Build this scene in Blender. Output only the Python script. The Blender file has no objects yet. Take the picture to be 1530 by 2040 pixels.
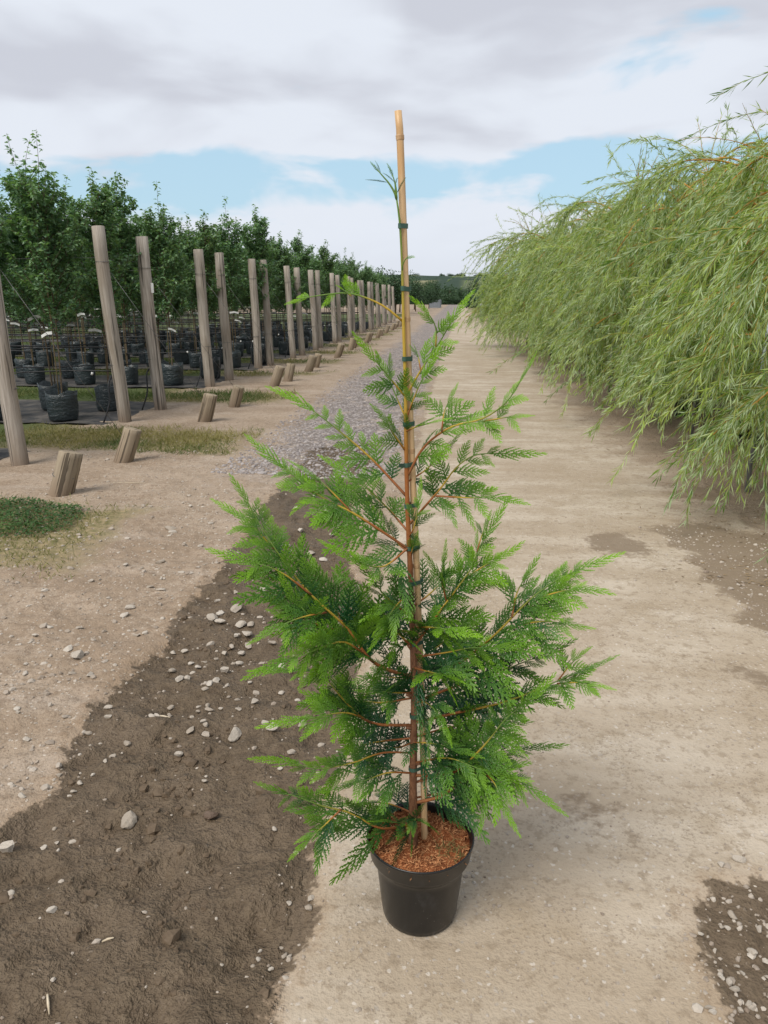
import bpy, math, random
import numpy as np
from mathutils import Vector, Matrix

# ------------------------------------------------------------------ scene, camera, world, sun
scene = bpy.context.scene
COL = scene.collection
CAM_H, PITCH, YAW, FPX = 1.65, 15.5, 5.14, 1531.0
cam_data = bpy.data.cameras.new('camera'); cam = bpy.data.objects.new('camera', cam_data); COL.objects.link(cam)
cam.location = (0, 0, CAM_H)
cam.rotation_euler = (math.radians(90 - PITCH), 0, math.radians(YAW))
cam_data.sensor_fit = 'VERTICAL'; cam_data.sensor_height = 36.0; cam_data.lens = FPX / 2040 * 36
cam_data.clip_start = 0.05; cam_data.clip_end = 6000
scene.camera = cam
SUN_EL, SUN_AZ = 52.0, 215.0          # azimuth clockwise from +Y (the road's direction)
vs = scene.view_settings
vs.view_transform = 'Standard'; vs.look = 'None'; vs.gamma = 1.0; vs.use_curve_mapping = False
vs.exposure = 0.48
cy = scene.cycles; cy.max_bounces = 6; cy.diffuse_bounces = 3; cy.glossy_bounces = 2; cy.transmission_bounces = 3; cy.transparent_max_bounces = 4; cy.caustics_reflective = False; cy.caustics_refractive = False
sun_data = bpy.data.lights.new('sun', 'SUN'); sun = bpy.data.objects.new('sun', sun_data); COL.objects.link(sun)
sun_data.energy = 2.6; sun_data.angle = math.radians(34); sun_data.color = (1.0, 0.95, 0.87)
az, el = math.radians(SUN_AZ), math.radians(SUN_EL)
sdir = Vector((math.sin(az) * math.cos(el), math.cos(az) * math.cos(el), math.sin(el)))
sun.rotation_euler = sdir.to_track_quat('Z', 'Y').to_euler(); sun.location = sdir * 50


class Nodes:
    """small helper round a node tree"""
    def __init__(s, tree): s.t = tree; tree.nodes.clear()
    def n(s, kind, inp=None, **props):
        nd = s.t.nodes.new('ShaderNode' + kind)
        for k, v in props.items(): setattr(nd, k, v)
        for k, v in (inp or {}).items():
            sock = nd.inputs[k]
            if isinstance(v, bpy.types.NodeSocket): s.t.links.new(v, sock)
            elif isinstance(v, (tuple, list)) and len(v) == 3 and sock.type == 'RGBA': sock.default_value = (*v, 1)
            else: sock.default_value = v
        return nd
    def math(s, op, a, b=0.0, c=None, clamp=False):
        d = {0: a, 1: b}
        if c is not None: d[2] = c
        return s.n('Math', d, operation=op, use_clamp=clamp).outputs[0]
    def mix(s, f, a, b, mode='MIX'):
        m = s.n('Mix', None, data_type='RGBA', blend_type=mode)
        for i, v in ((0, f), (6, a), (7, b)):
            sock = m.inputs[i]
            if isinstance(v, bpy.types.NodeSocket): s.t.links.new(v, sock)
            elif i == 0: sock.default_value = v
            else: sock.default_value = (*v, 1) if len(v) == 3 else v
        return m.outputs[2]
    def step(s, v, lo, hi, smooth=True):
        return s.n('MapRange', {'Value': v, 'From Min': lo, 'From Max': hi, 'To Min': 0.0, 'To Max': 1.0},
                   interpolation_type='SMOOTHSTEP' if smooth else 'LINEAR').outputs[0]
    def noise(s, vec, scale, detail=4.0, rough=0.55, out=0, dist=0.0):
        return s.n('TexNoise', {'Vector': vec, 'Scale': scale, 'Detail': detail, 'Roughness': rough, 'Distortion': dist}).outputs[out]
    def mapping(s, vec, sc=(1, 1, 1), loc=(0, 0, 0), rot=(0, 0, 0)):
        return s.n('Mapping', {'Vector': vec, 'Scale': sc, 'Location': loc, 'Rotation': rot}).outputs[0]
    def ramp(s, f, stops, interp='LINEAR'):
        r = s.n('ValToRGB', {'Fac': f}); cr = r.color_ramp; cr.interpolation = interp
        while len(cr.elements) < len(stops): cr.elements.new(0.5)
        for e, (p, c) in zip(cr.elements, stops):
            e.position = p; e.color = (*c, 1) if not isinstance(c, float) else (c, c, c, 1)
        return r.outputs[0]


world = bpy.data.worlds.new('World'); scene.world = world; world.use_nodes = True; world.cycles.sampling_method = 'MANUAL'; world.cycles.sample_map_resolution = 256
W = Nodes(world.node_tree)
sky = W.n('TexSky', sky_type='NISHITA', sun_disc=False, sun_elevation=math.radians(SUN_EL),
          sun_rotation=math.radians(SUN_AZ), air_density=1.0, dust_density=1.6, ozone_density=1.5)
gen = W.n('TexCoord').outputs['Generated']
sx = W.n('SeparateXYZ', {0: gen})
zz = sx.outputs[2]
warp = W.noise(W.mapping(gen, (1, 1, 3.0), (2.2, 0.4, 6.1)), 3.0, 2.0, 0.5, out=1)
wv_ = W.n('VectorMath', {0: gen, 1: W.n('VectorMath', {0: warp, 'Scale': 0.10}, operation='SCALE').outputs[0]}, operation='ADD').outputs[0]
n1 = W.noise(W.mapping(wv_, (1, 1, 3.1), (3.35, 7.7, 1.3)), 2.9, 5.0, 0.52)
n1u = W.noise(W.mapping(wv_, (1, 1, 3.1), (3.35, 7.7, 1.42)), 2.9, 3.0, 0.52)      # the same cloud a little higher up
n3 = W.noise(W.mapping(wv_, (1, 1, 2.2), (1.4, 4.2, 8.1)), 9.0, 4.0, 0.58)
bias = W.ramp(zz, [(0.0, 0.66), (0.035, 0.58), (0.085, 0.50), (0.120, 0.37), (0.150, 0.42), (0.190, 0.69), (0.40, 0.68), (1.0, 0.64)])
puff = W.math('MULTIPLY', W.math('SUBTRACT', n3, 0.5), 0.36)
dens = W.math('ADD', W.math('ADD', n1, puff), W.math('SUBTRACT', bias, 0.5))
cov = W.step(dens, 0.42, 0.54)
under = W.math('ADD', W.math('MULTIPLY', W.math('SUBTRACT', n1u, n1), 3.2), W.math('MULTIPLY', W.math('SUBTRACT', dens, 0.62), 1.0))   # bases of thick cloud are greyer
high = W.step(zz, 0.06, 0.17)
shade = W.math('MULTIPLY', W.step(under, -0.25, 0.5), W.math('ADD', W.math('MULTIPLY', high, 0.75), 0.25))
cloud = W.mix(shade, (5.65, 5.98, 6.55), (4.4, 4.58, 5.12))
blue = W.mix(0.75, sky.outputs[0], (3.7, 5.4, 6.5))
skycol = W.mix(cov, blue, cloud)
bg = W.n('Background', {'Color': skycol, 'Strength': 0.1})
W.t.links.new(bg.outputs[0], W.n('OutputWorld').inputs[0])

# ------------------------------------------------------------------ helpers
rng = np.random.default_rng(7)
random.seed(7)
_rx, _rz = math.radians(90 - PITCH), math.radians(YAW)
CM = (np.array([[math.cos(_rz), -math.sin(_rz), 0], [math.sin(_rz), math.cos(_rz), 0], [0, 0, 1]]) @
      np.array([[1, 0, 0], [0, math.cos(_rx), -math.sin(_rx)], [0, math.sin(_rx), math.cos(_rx)]]))


def _ray(px, py): return CM @ np.array([(px - 765) / FPX, -(py - 1020) / FPX, -1.0])
def ground_at(px, py, z=0.0):
    d = _ray(px, py); t = (z - CAM_H) / d[2]; return np.array([d[0] * t, d[1] * t, z])
def plane_at(px, py, Y):
    d = _ray(px, py); t = Y / d[1]; return np.array([d[0] * t, Y, CAM_H + d[2] * t])


def unit(v):
    v = np.asarray(v, float); return v / (np.linalg.norm(v, axis=-1, keepdims=True) + 1e-12)


_tabs = {}
def vnoise(x, y, seed=0):
    if seed not in _tabs: _tabs[seed] = np.random.default_rng(1000 + seed).random((256, 256))
    T = _tabs[seed]
    xi = np.floor(x).astype(int); yi = np.floor(y).astype(int); fx = x - xi; fy = y - yi
    fx = fx * fx * (3 - 2 * fx); fy = fy * fy * (3 - 2 * fy)
    a = T[xi & 255, yi & 255]; b = T[(xi + 1) & 255, yi & 255]; c = T[xi & 255, (yi + 1) & 255]; d = T[(xi + 1) & 255, (yi + 1) & 255]
    return (a * (1 - fx) + b * fx) * (1 - fy) + (c * (1 - fx) + d * fx) * fy - 0.5
def fbm(x, y, f, octv=4, seed=0, gain=0.5):
    s = 0; a = 1.0
    for o in range(octv):
        s = s + a * vnoise(x * f + 17.3 * o, y * f - 9.1 * o, seed + o); f *= 2.03; a *= gain
    return s


def mesh_np(name, V, F, mat=None, smooth=True, attrs=None):
    """V (n,3); F one array of quads/tris or a list of such arrays"""
    V = np.asarray(V, np.float32); Fs = F if isinstance(F, list) else [F]
    Fs = [np.asarray(f, np.int32) for f in Fs if len(f)]
    me = bpy.data.meshes.new(name)
    me.vertices.add(len(V)); me.vertices.foreach_set('co', V.ravel())
    loops = np.concatenate([f.ravel() for f in Fs]); sizes = np.concatenate([np.full(len(f), f.shape[1], np.int32) for f in Fs])
    me.loops.add(len(loops)); me.loops.foreach_set('vertex_index', loops)
    starts = np.concatenate([[0], np.cumsum(sizes)[:-1]]).astype(np.int32)
    me.polygons.add(len(sizes)); me.polygons.foreach_set('loop_start', starts)
    me.polygons.foreach_set('use_smooth', np.full(len(sizes), bool(smooth)))
    for k, a in (attrs or {}).items():
        a = np.asarray(a, np.float32)
        at = me.attributes.new(k, 'FLOAT', 'POINT'); at.data.foreach_set('value', a.ravel())
    me.update(calc_edges=True); me.validate()
    if mat: me.materials.append(mat)
    return me


def link(name, me, parent=None, loc=(0, 0, 0)):
    o = bpy.data.objects.new(name, me); COL.objects.link(o); o.location = loc
    if parent: o.parent = parent
    return o
def tag(o, label=None, cat=None, group=None, kind=None):
    if label: o['label'] = label
    if cat: o['category'] = cat
    if group: o['group'] = group
    if kind: o['kind'] = kind
    return o
def thing(name, label, cat, loc=(0, 0, 0), rotz=0.0, group=None):
    o = link(name, None, None, loc); o.rotation_euler = (0, 0, rotz); o.empty_display_size = 0.1
    return tag(o, label, cat, group)
def copy_tree(root, parent=None):
    c = root.copy(); COL.objects.link(c)
    if parent: c.parent = parent
    for ch in root.children: copy_tree(ch, c)
    return c


class MB:
    """collects vertex/face arrays, with one float attribute per vertex"""
    def __init__(s): s.V = []; s.F = {}; s.A = []; s.n = 0
    def add(s, V, F, a=0.0):
        V = np.asarray(V, float); s.V.append(V); s.A.append(np.broadcast_to(np.asarray(a, float), (len(V),)))
        for f in (F if isinstance(F, list) else [F]):
            f = np.asarray(f, int); s.F.setdefault(f.shape[1], []).append(f + s.n)
        s.n += len(V)
    def mesh(s, name, mat, smooth=True, attr='tone'):
        return mesh_np(name, np.concatenate(s.V), [np.concatenate(v) for v in s.F.values()], mat, smooth, {attr: np.concatenate(s.A)})


def frames(P):
    P = np.asarray(P, float); T = unit(np.gradient(P, axis=0))
    ref = np.array([0.0, 0, 1]) if abs(T[0][2]) < 0.9 else np.array([1.0, 0, 0])
    N = np.zeros_like(P); n = unit(np.cross(T[0], ref))
    for i in range(len(P)):
        n = unit(n - T[i] * np.dot(n, T[i])); N[i] = n
    return T, N, np.cross(T, N)
def tube(P, r, k=6, cap=True):
    P = np.asarray(P, float); m = len(P); r = np.broadcast_to(np.asarray(r, float), (m,))
    T, N, B = frames(P); a = np.arange(k) * 2 * math.pi / k
    V = (P[:, None] + r[:, None, None] * (np.cos(a)[None, :, None] * N[:, None] + np.sin(a)[None, :, None] * B[:, None])).reshape(-1, 3)
    i, j = np.meshgrid(np.arange(m - 1), np.arange(k), indexing='ij'); j2 = (j + 1) % k
    Q = np.stack([i * k + j, i * k + j2, (i + 1) * k + j2, (i + 1) * k + j], -1).reshape(-1, 4)
    F = [Q]
    if cap:
        V = np.concatenate([V, P[:1], P[-1:]]); jj = np.arange(k); j2 = (jj + 1) % k; c0, c1 = m * k, m * k + 1
        F.append(np.concatenate([np.stack([np.full(k, c0), j2, jj], -1), np.stack([np.full(k, c1), (m - 1) * k + jj, (m - 1) * k + j2], -1)]))
    return V, F
def catmull(P, n):
    P = np.asarray(P, float); Q = np.vstack([2 * P[0] - P[1], P, 2 * P[-1] - P[-2]]); out = []
    seg = np.linalg.norm(np.diff(P, axis=0), axis=1); u = np.concatenate([[0], np.cumsum(seg)]); u /= u[-1]
    for t in np.linspace(0, 1, n):
        i = min(np.searchsorted(u, t, 'right') - 1, len(P) - 2); f = (t - u[i]) / (u[i + 1] - u[i])
        p0, p1, p2, p3 = Q[i:i + 4]
        out.append(0.5 * (2 * p1 + (p2 - p0) * f + (2 * p0 - 5 * p1 + 4 * p2 - p3) * f * f + (3 * p1 - p0 - 3 * p2 + p3) * f ** 3))
    return np.array(out)
def lathe(prof, k=32):
    prof = np.asarray(prof, float); m = len(prof); a = np.arange(k) * 2 * math.pi / k
    V = np.stack([prof[:, None, 0] * np.cos(a), prof[:, None, 0] * np.sin(a), np.broadcast_to(prof[:, None, 1], (m, k))], -1).reshape(-1, 3)
    i, j = np.meshgrid(np.arange(m - 1), np.arange(k), indexing='ij'); j2 = (j + 1) % k
    return V, np.stack([i * k + j, i * k + j2, (i + 1) * k + j2, (i + 1) * k + j], -1).reshape(-1, 4)
def diamonds(P, D, L, Wd, Nn, fold=0.0):
    """leaf-shaped folded quads: base P, direction D, length L, width Wd, normal Nn"""
    D = unit(D); S = unit(np.cross(Nn, D)); up = np.cross(D, S); L = np.asarray(L)[:, None]; Wd = np.asarray(Wd)[:, None]
    mid = P + D * L * 0.45 + up * (Wd * fold)
    V = np.stack([P, mid + S * Wd * 0.5, P + D * L, mid - S * Wd * 0.5], 1).reshape(-1, 3)
    return V, np.arange(len(P) * 4).reshape(-1, 4)
def leaves6(P, D, L, Wd, Nn, fold=0.18, curl=0.12):
    """leaves of four triangles-worth: two quads folded along the midrib, tip curled"""
    D = unit(D); S = unit(np.cross(Nn, D)); up = np.cross(D, S); L = np.asarray(L)[:, None]; Wd = np.asarray(Wd)[:, None]
    m = P + D * L * 0.42; t = P + D * L - up * L * curl
    V = np.stack([P, m + S * Wd * 0.5 + up * Wd * fold, t, m - S * Wd * 0.5 + up * Wd * fold, m], 1).reshape(-1, 3)
    b = np.arange(len(P))[:, None] * 5
    return V, np.concatenate([b + np.array([0, 4, 1]), b + np.array([1, 4, 2]), b + np.array([0, 3, 4]), b + np.array([3, 2, 4])])
def poly_sd(x, y, poly):
    """signed distance to a closed polygon, positive inside"""
    poly = np.asarray(poly)[:, :2]; d = np.full(x.shape, 1e9); ins = np.zeros(x.shape, bool)
    for (ax, ay), (bx, by) in zip(poly, np.roll(poly, -1, 0)):
        ex, ey = bx - ax, by - ay; t = np.clip(((x - ax) * ex + (y - ay) * ey) / (ex * ex + ey * ey + 1e-12), 0, 1)
        d = np.minimum(d, np.hypot(x - ax - t * ex, y - ay - t * ey))
        c = ((ay > y) != (by > y)); ins ^= c & (x < (bx - ax) * (y - ay) / (by - ay + 1e-12) + ax)
    return np.where(ins, d, -d)


# ------------------------------------------------------------------ materials
def material(name):
    m = bpy.data.materials.new(name); m.use_nodes = True; return m, Nodes(m.node_tree)
def finish(N, color, rough=0.8, bump=None, bstr=0.3, bdist=0.01, spec=0.3, trans=None, normal=None, **kw):
    inp = {'Base Color': color, 'Roughness': rough, 'Specular IOR Level': spec}
    if bump is not None: inp['Normal'] = N.n('Bump', {'Height': bump, 'Strength': bstr, 'Distance': bdist}).outputs[0]
    inp.update(kw)
    b = N.n('BsdfPrincipled', inp).outputs[0]
    if trans:
        f, tc = trans; t = N.n('BsdfTranslucent', {'Color': tc}).outputs[0]
        b = N.n('MixShader', {0: f, 1: b, 2: t}).outputs[0]
    N.t.links.new(b, N.n('OutputMaterial').inputs[0])
def attr(N, name): return N.n('Attribute', attribute_name=name).outputs['Fac']
def objrand(N): return N.n('ObjectInfo').outputs['Random']
def obj_vec(N): return N.n('TexCoord').outputs['Object']


def simple(name, c1, c2, scale=8.0, rough=0.7, bstr=0.2, bdist=0.004, stretch=(1, 1, 1), spec=0.3, metal=0.0):
    m, N = material(name); v = N.mapping(obj_vec(N), stretch)
    n = N.noise(v, scale, 5.0); finish(N, N.mix(N.step(n, 0.3, 0.7), c1, c2), rough, n, bstr, bdist, spec, Metallic=metal)
    return m


def leaf_mat(name, dark, bright, back=None, trans=0.3, rough=0.5, spec=0.35, yellow=None):
    m, N = material(name); t = attr(N, 'tone'); geo = N.n('NewGeometry')
    n = N.noise(geo.outputs['Position'], 5.0, 3.0)
    t = N.math('ADD', t, N.math('MULTIPLY', N.math('SUBTRACT', n, 0.5), 0.5), clamp=True)
    c = N.mix(t, dark, bright)
    if yellow:
        r = objrand(N); c = N.mix(N.math('MULTIPLY', r, 0.5), c, N.mix(t, dark, yellow))
    if back: c = N.mix(N.math('MULTIPLY', N.step(N.noise(geo.outputs['Position'], 0.8, 3.0), 0.48, 0.66), 0.35), c, N.mix(t, (0.07, 0.145, 0.06), (0.36, 0.47, 0.26)))
    if back: c = N.mix(geo.outputs['Backfacing'], c, N.mix(0.6, c, back))
    finish(N, c, rough, spec=spec, trans=(trans, N.mix(1.0, c, (1.1, 1.2, 0.5), 'MULTIPLY')))
    return m


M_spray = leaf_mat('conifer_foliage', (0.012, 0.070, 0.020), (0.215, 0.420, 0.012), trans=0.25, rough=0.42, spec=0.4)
M_pear = leaf_mat('nursery_leaf', (0.078, 0.165, 0.092), (0.250, 0.410, 0.185), trans=0.36, rough=0.42, spec=0.5, yellow=(0.17, 0.215, 0.05))
M_willow = leaf_mat('willow_leaf', (0.098, 0.195, 0.032), (0.480, 0.590, 0.140), back=(0.50, 0.58, 0.42), trans=0.45, rough=0.5, yellow=(0.42, 0.52, 0.11))
M_far = leaf_mat('far_leaf', (0.018, 0.045, 0.022), (0.06, 0.115, 0.045), trans=0.15)
M_grass = leaf_mat('grass_blade', (0.075, 0.115, 0.03), (0.29, 0.25, 0.10), trans=0.25, rough=0.7)
M_clover = leaf_mat('clover_leaf', (0.035, 0.085, 0.02), (0.10, 0.19, 0.04), trans=0.2, rough=0.6)
m, N = material('willow_stem'); t = attr(N, 'tone'); n = N.noise(obj_vec(N), 7.0, 3.0)
finish(N, N.mix(t, N.mix(n, (0.44, 0.24, 0.04), (0.36, 0.15, 0.03)), N.mix(n, (0.22, 0.24, 0.05), (0.38, 0.26, 0.05))), 0.5); M_wstem = m
M_wbark = simple('willow_bark', (0.20, 0.15, 0.07), (0.30, 0.20, 0.08), 14.0, 0.8)
M_pbark = simple('young_bark', (0.085, 0.062, 0.042), (0.16, 0.115, 0.07), 20.0, 0.8)
M_cane_old = simple('weathered_cane', (0.20, 0.155, 0.08), (0.13, 0.10, 0.055), 12.0, 0.7, stretch=(1, 1, 0.2))
M_galv = simple('galvanised_steel', (0.36, 0.38, 0.40), (0.26, 0.28, 0.30), 10.0, 0.45, metal=0.7)
M_wire = simple('fence_wire', (0.10, 0.10, 0.10), (0.15, 0.145, 0.14), 30.0, 0.5, metal=0.5)
M_pipe = simple('drip_pipe_plastic', (0.012, 0.013, 0.015), (0.022, 0.023, 0.026), 10.0, 0.45)
M_white = simple('white_plastic', (0.72, 0.72, 0.70), (0.62, 0.62, 0.60), 12.0, 0.5)
M_tie = simple('green_tie', (0.035, 0.085, 0.060), (0.055, 0.115, 0.085), 60.0, 0.45)
M_mat = None


def post_mat(name, a, b, crack):
    m, N = material(name); ov = obj_vec(N); info = objrand(N)
    off = N.n('CombineXYZ', {0: N.math('MULTIPLY', info, 31.0), 1: N.math('MULTIPLY', info, 17.0), 2: 0.0}).outputs[0]
    v = N.n('VectorMath', {0: ov, 1: off}, operation='ADD').outputs[0]
    g = N.noise(N.mapping(v, (1, 1, 0.035)), 60.0, 6.0, 0.6)
    g2 = N.noise(N.mapping(v, (1, 1, 0.25)), 7.0, 4.0)
    cr = N.math('SUBTRACT', 1.0, N.step(N.noise(N.mapping(v, (1, 1, 0.02)), 30.0, 3.0), 0.34, 0.41))
    c = N.mix(N.step(g, 0.3, 0.7), a, b); c = N.mix(N.step(g2, 0.4, 0.75), c, N.mix(0.5, c, (0.20, 0.15, 0.10)))
    c = N.mix(N.math('MULTIPLY', info, 0.35), c, (0.22, 0.19, 0.15))
    z = N.n('SeparateXYZ', {0: ov}).outputs[2]
    soil = N.math('MULTIPLY', N.math('SUBTRACT', 1.0, N.step(N.math('ADD', z, N.math('MULTIPLY', g2, 0.3)), 0.12, 0.42)), 0.7)
    c = N.mix(soil, c, (0.19, 0.135, 0.095))
    c = N.mix(N.math('MULTIPLY', cr, 0.75), c, crack)
    h = N.math('SUBTRACT', N.math('MULTIPLY', g, 0.5), N.math('MULTIPLY', cr, 1.2))
    finish(N, c, 0.88, h, 0.7, 0.008, 0.15); return m
M_post = post_mat('weathered_post_wood', (0.255, 0.222, 0.19), (0.46, 0.41, 0.355), (0.045, 0.04, 0.032))
M_stump = post_mat('stump_wood', (0.25, 0.195, 0.135), (0.36, 0.295, 0.21), (0.045, 0.035, 0.026))

m, N = material('grow_bag_film'); n = N.noise(N.mapping(obj_vec(N), (1, 1, 2.2)), 9.0, 5.0, 0.6, dist=0.6)
finish(N, N.mix(n, (0.010, 0.016, 0.018), (0.030, 0.042, 0.046)), 0.32, n, 0.9, 0.03, 0.5); M_bag = m
m, N = material('woven_ground_cover'); ov = obj_vec(N); n = N.noise(ov, 3.0, 6.0, 0.65)
wv = N.n('TexWave', {'Vector': ov, 'Scale': 9.0, 'Distortion': 2.0}).outputs[1]
finish(N, N.mix(N.step(n, 0.35, 0.75), (0.030, 0.031, 0.034), (0.13, 0.115, 0.10)), 0.7, n, 0.5, 0.02, 0.3); M_mat = m
M_soil = simple('bag_compost', (0.05, 0.035, 0.022), (0.10, 0.07, 0.045), 40.0, 0.95, 0.8, 0.01)

m, N = material('pot_plastic'); ov = obj_vec(N); n = N.noise(ov, 30.0, 5.0); d = N.noise(ov, 5.0, 4.0, 0.6)
sp = N.step(N.n('TexVoronoi', {'Vector': ov, 'Scale': 75.0}).outputs['Distance'], 0.02, 0.14)
spk = N.math('MULTIPLY', N.math('SUBTRACT', 1.0, sp), N.step(N.noise(ov, 14.0, 2.0), 0.5, 0.62))
zc = N.n('SeparateXYZ', {0: ov}).outputs[2]
scuff = N.math('MULTIPLY', N.step(N.noise(N.mapping(ov, (1, 1, 0.5), rot=(0.3, 0.2, 0)), 22.0, 6.0, 0.7), 0.55, 0.72), 0.35)
c = N.mix(N.math('MULTIPLY', spk, 0.95), (0.0085, 0.009, 0.0095), (0.16, 0.15, 0.135))
c = N.mix(N.math('MULTIPLY', N.step(d, 0.48, 0.8), 0.3), c, (0.045, 0.041, 0.037)); c = N.mix(scuff, c, (0.045, 0.045, 0.047))
finish(N, c, N.math('ADD', 0.20, N.math('MULTIPLY', d, 0.25)), n, 0.12, 0.002, 0.5); M_pot = m

m, N = material('coir_compost'); ov = obj_vec(N); n = N.noise(ov, 55.0, 6.0, 0.7); n2 = N.noise(ov, 170.0, 3.0, 0.7); n4 = N.noise(ov, 14.0, 3.0)
c = N.mix(N.step(n, 0.3, 0.7), (0.14, 0.042, 0.017), (0.33, 0.115, 0.045)); c = N.mix(N.math('MULTIPLY', N.step(n2, 0.58, 0.7), 0.6), c, (0.52, 0.24, 0.11))
c = N.mix(N.math('MULTIPLY', N.step(n4, 0.55, 0.7), 0.5), c, (0.09, 0.035, 0.017))
finish(N, c, 0.95, N.math('ADD', n, n2), 0.9, 0.006, 0.1); M_coir = m
M_fibre = simple('coir_fibre', (0.36, 0.14, 0.055), (0.52, 0.26, 0.12), 25.0, 0.9)

m, N = material('bamboo'); ov = obj_vec(N); g = N.noise(N.mapping(ov, (1, 1, 0.03)), 160.0, 4.0); bl = N.noise(N.mapping(ov, (1, 1, 0.3)), 14.0, 4.0)
c = N.mix(N.step(g, 0.3, 0.7), (0.50, 0.325, 0.165), (0.60, 0.42, 0.235)); c = N.mix(N.math('MULTIPLY', N.step(bl, 0.5, 0.75), 0.6), c, (0.46, 0.26, 0.10))
finish(N, c, 0.42, g, 0.15, 0.001, 0.4); M_bamboo = m
M_node = simple('bamboo_node', (0.36, 0.21, 0.10), (0.50, 0.34, 0.19), 90.0, 0.5)

m, N = material('conifer_stem'); t = attr(N, 'tone'); ov = obj_vec(N); n = N.noise(N.mapping(ov, (1, 1, 0.4)), 90.0, 5.0, 0.65)
old = N.mix(N.step(n, 0.3, 0.7), (0.115, 0.05, 0.026), (0.25, 0.12, 0.062))
c = N.mix(N.step(t, 0.22, 0.42), old, N.mix(n, (0.20, 0.062, 0.018), (0.36, 0.13, 0.032)))
c = N.mix(N.step(t, 0.42, 0.68), c, (0.40, 0.27, 0.035)); c = N.mix(N.step(t, 0.70, 0.92), c, (0.11, 0.19, 0.035))
finish(N, c, 0.62, n, 0.6, 0.004, 0.3); M_stem = m

# ------------------------------------------------------------------ ground: one sheet, split where the surface changes
MUD = [ground_at(*p) for p in [(-260, 1850), (-120, 1735), (0, 1652), (95, 1585), (140, 1500), (190, 1400), (262, 1318), (335, 1268), (350, 1222), (405, 1160), (445, 1120), (490, 1060),
       (528, 1005), (590, 940), (618, 897), (690, 886), (752, 880), (745, 930), (700, 990), (715, 1045), (693, 1110), (718, 1200), (702, 1330), (688, 1480), (632, 1690), (603, 1850), (545, 2040), (480, 2400), (-600, 2400)]]
MUD2 = [ground_at(*p) for p in [(1388, 1800), (1452, 1762), (1600, 1735), (1800, 2300), (1500, 2150), (1455, 2000), (1412, 1890)]]
DAMP = [ground_at(*p) for p in [(1288, 1054), (1395, 1046), (1600, 1075), (1640, 1290), (1490, 1240), (1410, 1150), (1345, 1092)]]
EDGE_X = -0.405
GAPS = [(4.35, 5.95, -2.72), (8.25, 9.75, -2.95), (12.35, 13.9, -3.15), (16.9, 18.0, -3.2), (20.2, 21.9, -3.25), (24.0, 25.4, -3.3), (27.6, 29.6, -3.3), (32.0, 34.2, -3.3), (36.6, 38.4, -3.3), (40.7, 42.5, -3.3), (44.8, 46.7, -3.3)]


def axis(fine0, fine1, step, g, lo, hi):
    a = [fine1]; s = step
    while a[-1] < hi: s *= g; a.append(a[-1] + s)
    b = [fine0]; s = step
    while b[-1] > lo: s *= g; b.append(b[-1] - s)
    return np.concatenate([b[::-1], np.arange(fine0 + step, fine1 - step * .3, step), a])
gx = axis(-2.6, 2.4, 0.02, 1.05, -900, 900)
gy = axis(1.1, 4.6, 0.018, 1.02, -30, 3000)
X, Y = np.meshgrid(gx, gy, indexing='ij'); nx, ny = X.shape
x, y = X.ravel(), Y.ravel()
near = (np.abs(x) < 12) & (y < 70)
sd_mud = np.full(x.shape, -9.0); nb = near & (y < 14)
sd_mud[nb] = np.maximum(poly_sd(x[nb], y[nb], MUD), poly_sd(x[nb], y[nb], MUD2))
damp = np.full(x.shape, -9.0); damp[nb] = poly_sd(x[nb], y[nb], DAMP)
for px, py, r in [(1228, 1083, .20), (1405, 1302, .05), (1490, 1290, .06), (1500, 1342, .07), (1400, 985, .22), (960, 1560, .10), (1180, 1600, .12)]:
    p = ground_at(px, py); damp = np.maximum(damp, r - np.hypot(x - p[0], (y - p[1]) * 0.8))
wob = 0.03 * fbm(x, y, 1.6, 3, 3)
sd_con = np.minimum(x - EDGE_X + wob, 2.35 + 0.25 * fbm(x, y, 0.7, 3, 9) - x)
sd_con = np.where(y > 8, np.minimum(sd_con, x + 0.62 - 0.012 * (y - 8)), sd_con)
grav = np.minimum(np.minimum(x + 2.15 + 0.3 * fbm(x, y, .5, 3, 5), -x - 0.62 + 0.012 * (y - 8)), (y - 7.4) * 0.35)
lit = np.minimum(x - 1.75 + 0.5 * fbm(x, y, 0.9, 3, 21), 0.35 * (y - 5.2)) * 0.8
sward = np.full(x.shape, -9.0)
for a, b, xe in GAPS: sward = np.maximum(sward, np.minimum(np.minimum(y - a, b - y), xe + 0.4 - x) + 0.35 * fbm(x, y, 1.1, 3, 31))
sward = np.maximum(sward, np.minimum(-4.95 - x, np.minimum(y - 6, 90 - y)))
z = np.zeros(x.shape)
nr = near
lump = fbm(x, y, 6.0, 4, 41, 0.55)
z[nr] += 0.010 * fbm(x, y, 0.8, 3, 11)[nr]
dry = np.clip(1 - np.clip(sd_con / 0.1, 0, 1), 0, 1)
z[nr] += (0.018 * dry * lump + 0.014 * dry * fbm(x, y, 14.0, 3, 47, 0.6))[nr]
mudw = np.clip(sd_mud / 0.08 + 0.3, 0, 1)
crest = np.abs(fbm(x, y, 9.0, 4, 51, 0.6)); ru = np.abs(fbm(x + 0.3 * fbm(x, y, 2, 2, 8), y * 0.6, 15.0, 3, 61, 0.6))
z[nr] += (mudw * (-0.016 + 0.030 * lump + 0.030 * np.clip(0.16 - crest, 0, 1) * -1.0 + 0.020 * ru + 0.030 * np.clip(fbm(x, y, 2.4, 3, 45), -.2, .4)))[nr]
z[~near] += 0.0
z = z * np.clip((60 - y) / 30, 0, 1)
z -= 0.0001 * np.clip(np.abs(x) - 40, 0, None)
GZ = z.reshape(nx, ny)


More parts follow.
